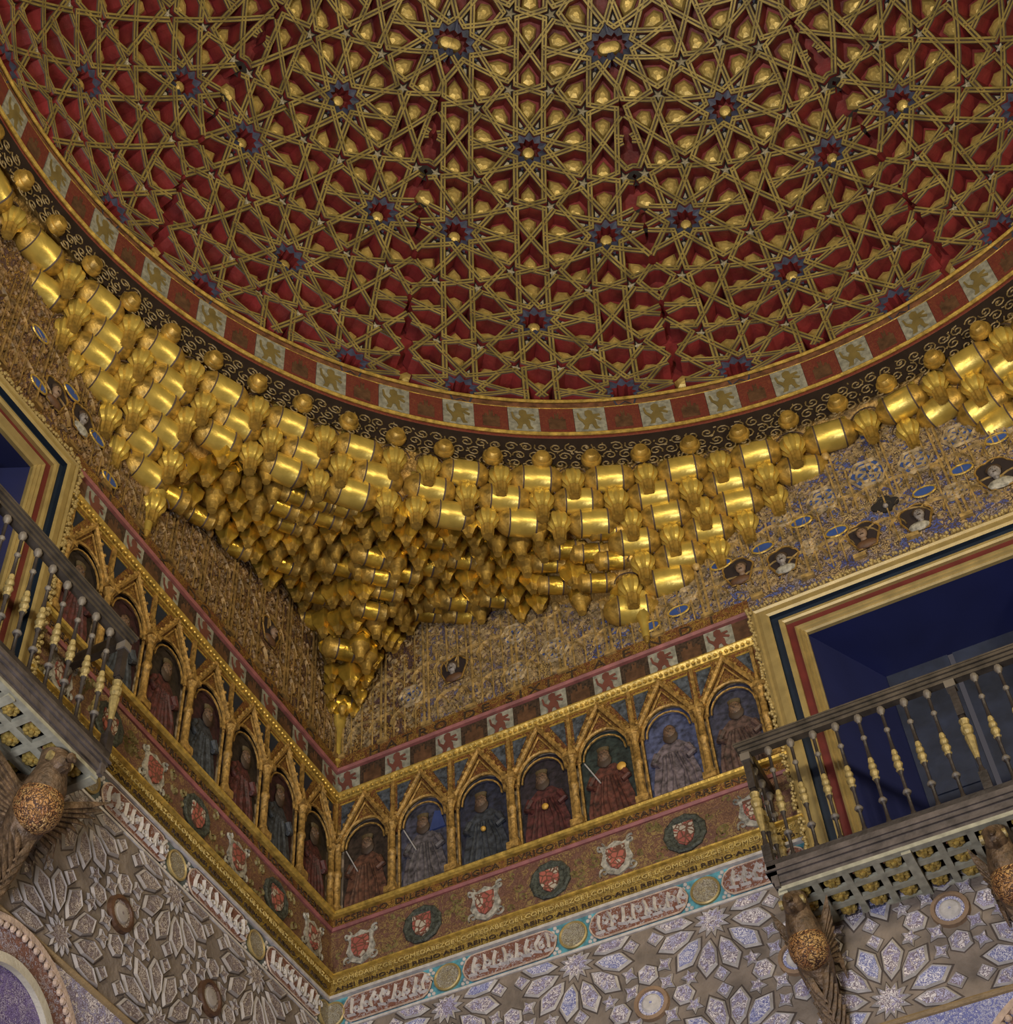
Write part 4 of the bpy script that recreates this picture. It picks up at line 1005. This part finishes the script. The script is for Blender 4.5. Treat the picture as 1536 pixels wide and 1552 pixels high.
def balcony(w, shift, hl):
    zf, yb = 8.22, -.52
    root = thing('balcony', 'dark wooden balcony with turned balusters in front of the %s door' % SIDE[w], 'balcony', at(w, 5+shift, 0), 'balconies')
    x0, x1 = -hl, hl
    mb = MB()
    for (i, (d, za, zb)) in enumerate([(.0, 8.16, 8.24), (.012, 8.19, 8.205), (-.015, 8.11, 8.16), (-.028, 8.075, 8.11)]):
        mb.box(x0-d, x1+d, yb-d, yb+.06, za, zb); mb.box(x0-d, x0+.06, yb, 0, za, zb); mb.box(x1-.06, x1+d, yb, 0, za, zb)
    mb.obj('edge_beam', [BEAM], root)
    mb = MB(); mb.box(x0+.05, x1-.05, yb+.05, 0, 8.19, 8.22); mb.obj('deck', [IRON], root)
    # coffered underside: lattice of flat bars, dark hollows, a gilded flower in each
    mb = MB(); NX, NY = int(round(hl*2/.205)), 3; px = (2*hl-.12)/NX; py = (-yb-.06)/NY
    for i in range(NX+1): x = x0+.06+px*i; g = .03 if (i % 4 == 0) else .022; mb.box(x-g, x+g, yb+.04, 0, 8.055-(.02 if i % 4 == 0 else 0), 8.085)
    for j in range(NY+1): y = yb+.05+py*j; mb.box(x0+.04, x1-.04, y-.024, y+.024, 8.0565, 8.085)
    mb.obj('coffer_lattice', [COFG], root)
    mb = MB(); mb.box(x0+.05, x1-.05, yb+.05, -.001, 8.13, 8.185); mb.obj('coffer_ground', [BLACK], root)
    for i in range(NX):
        for j in range(NY): link('coffer_flower', CM, root, T((x0+.06+px*(i+.5), yb+.05+py*(j+.5), 8.115)) @ Matrix.Rotation(rnd.uniform(0, 3), 4, 'Z') @ Matrix.Scale(1.15, 4))
    mb = MB()
    for (d, za, zb) in [(.0, 9.19, 9.215), (.014, 9.215, 9.24), (.03, 9.24, 9.262), (.036, 9.262, 9.275)]:
        mb.box(x0-d, x1+d, yb-d, yb+.055+d*.5, za, zb, 0); mb.box(x0-d, x0+.055, yb+.055, 0, za, zb, 0); mb.box(x1-.055, x1+d, yb+.055, 0, za, zb, 0)
    mb.obj('top_rail', [IRONL], root)
    mb = MB(); mb.box(x0, x1, yb, yb+.05, 8.24, 8.275); mb.box(x0, x0+.05, yb+.05, 0, 8.24, 8.275); mb.box(x1-.05, x1, yb+.05, 0, 8.24, 8.275); mb.obj('bottom_rail', [IRON], root)
    n = int(round(2*hl/.157)); p = (2*hl-.05)/n
    for i in range(n+1):
        x = x0+.025+p*i; corner = i in (0, n) or i in (9, n-9)
        link('post' if corner else 'baluster', PM if corner else BM, root, T((x, yb+.025, 8.272)))
    for x in (x0+.025, x1-.025):
        for j in (1, 2, 3): link('baluster', BM, root, T((x, yb+.025+.145*j, 8.272)))
balcony('R', 0, 1.45); balcony('L', 0, 1.61)

# ------------------------------------------------------------------ griffin brackets
def griffin(w, s, label, twist=0., g=1., wing=.6):
    F = at(w, s, 0) @ Matrix.Rotation(twist, 4, 'Z')
    t = thing('griffin_bracket', label, 'bracket', F, 'gilded griffin brackets under the balconies')
    # spine in local coords: Y negative is out of the wall
    sp = [(0, -.02, 7.10, .03), (0, -.05, 7.22, .045), (.0, -.10, 7.36, .055), (0, -.16, 7.50, .075), (0, -.25, 7.62, .105), (0, -.34, 7.72, .12), (0, -.40, 7.82, .105), (0, -.42, 7.92, .08), (0, -.43, 8.03, .075)]
    mb = MB(); mb.tube([(x, y, z) for x, y, z, r in sp], [r*g for *_, r in sp], 14, 0)
    mb.tube([(0, -.05, 7.20), (0, -.02, 7.45), (0, -.06, 7.75), (0, -.15, 8.02)], [.03, .05, .07, .08], 8, 0)
    mb.obj('body', [GRIF], t, smooth=True)
    mb = MB(); mb.ell((0, -.36, 7.70), (.125*g, .125*g, .15*g), 0, 16, 12); mb.obj('scaled_breast', [GRIFS], t, smooth=True)
    mb = MB()
    mb.ell((0, -.47, 7.93), (.07, .095, .075), 0, 12, 8); mb.tube([(0, -.52, 7.93), (0, -.60, 7.91), (0, -.64, 7.86)], [.045, .032, .008], 8)
    mb.tube([(0, -.50, 7.88), (0, -.57, 7.86)], [.03, .01], 6)
    for e in (-1, 1): mb.tube([(e*.045, -.43, 7.98), (e*.065, -.38, 8.04)], [.02, .006], 6)
    h = mb.obj('head', [GRIF], t, smooth=True)
    mb = MB()
    for e in (-1, 1):
        mb.lathe([(.030, -.01), (.03, .012), (.018, .016), (.012, .008), (.004, .012)], n=12, axis='x'); 
    mb.v = [(x+(.062 if i < len(mb.v)//2 else -.075), y-.49, z+7.95) for i, (x, y, z) in enumerate(mb.v)]
    mb.obj('eye', [BALY], h, smooth=True)
    for e in (-1, 1):
        mb = MB()
        for i in range(9):
            q = i/8; base = Vector((e*.07, -.30+.10*q, 7.78-.09*q)); tip = Vector((e*((.26-.10*q)*wing+.03), -.36+.30*q, 8.02-.40*q))
            mid = (base+tip)/2+Vector((e*.05*wing, 0, .05))
            mb.tube([base, mid, tip], [.028, .022, .004], 6, 0, .5)
        mb.obj('wing', [GRIF], t, smooth=True)
    mb = MB()
    for i in range(6):
        q = i/5; a = Vector((0, -.30+.2*q, 7.60-.25*q)); mb.tube([a+Vector((.07, 0, 0)), a+Vector((.03, .02, -.14)), a+Vector((-.01, .06, -.22))], [.025, .02, .005], 6, 0, .5)
        mb.tube([a+Vector((-.07, 0, 0)), a+Vector((-.03, .02, -.14)), a+Vector((.01, .06, -.22))], [.025, .02, .005], 6, 0, .5)
    mb.obj('feathers', [GRIF], t, smooth=True)
griffin('R', 3.66, 'griffin bracket at the left end of the right balcony, tail against the stucco')
griffin('R', 4.93, 'gilded griffin bracket under the middle of the right balcony at the picture edge')
griffin('R', 6.3, 'gilded griffin bracket at the far right end of the right balcony')
griffin('L', 3.62, 'large brown griffin bracket with scaled orange breast under the left balcony end', -.25, 1.15, 1.7)
griffin('L', 4.93, 'griffin bracket under the middle of the left balcony')
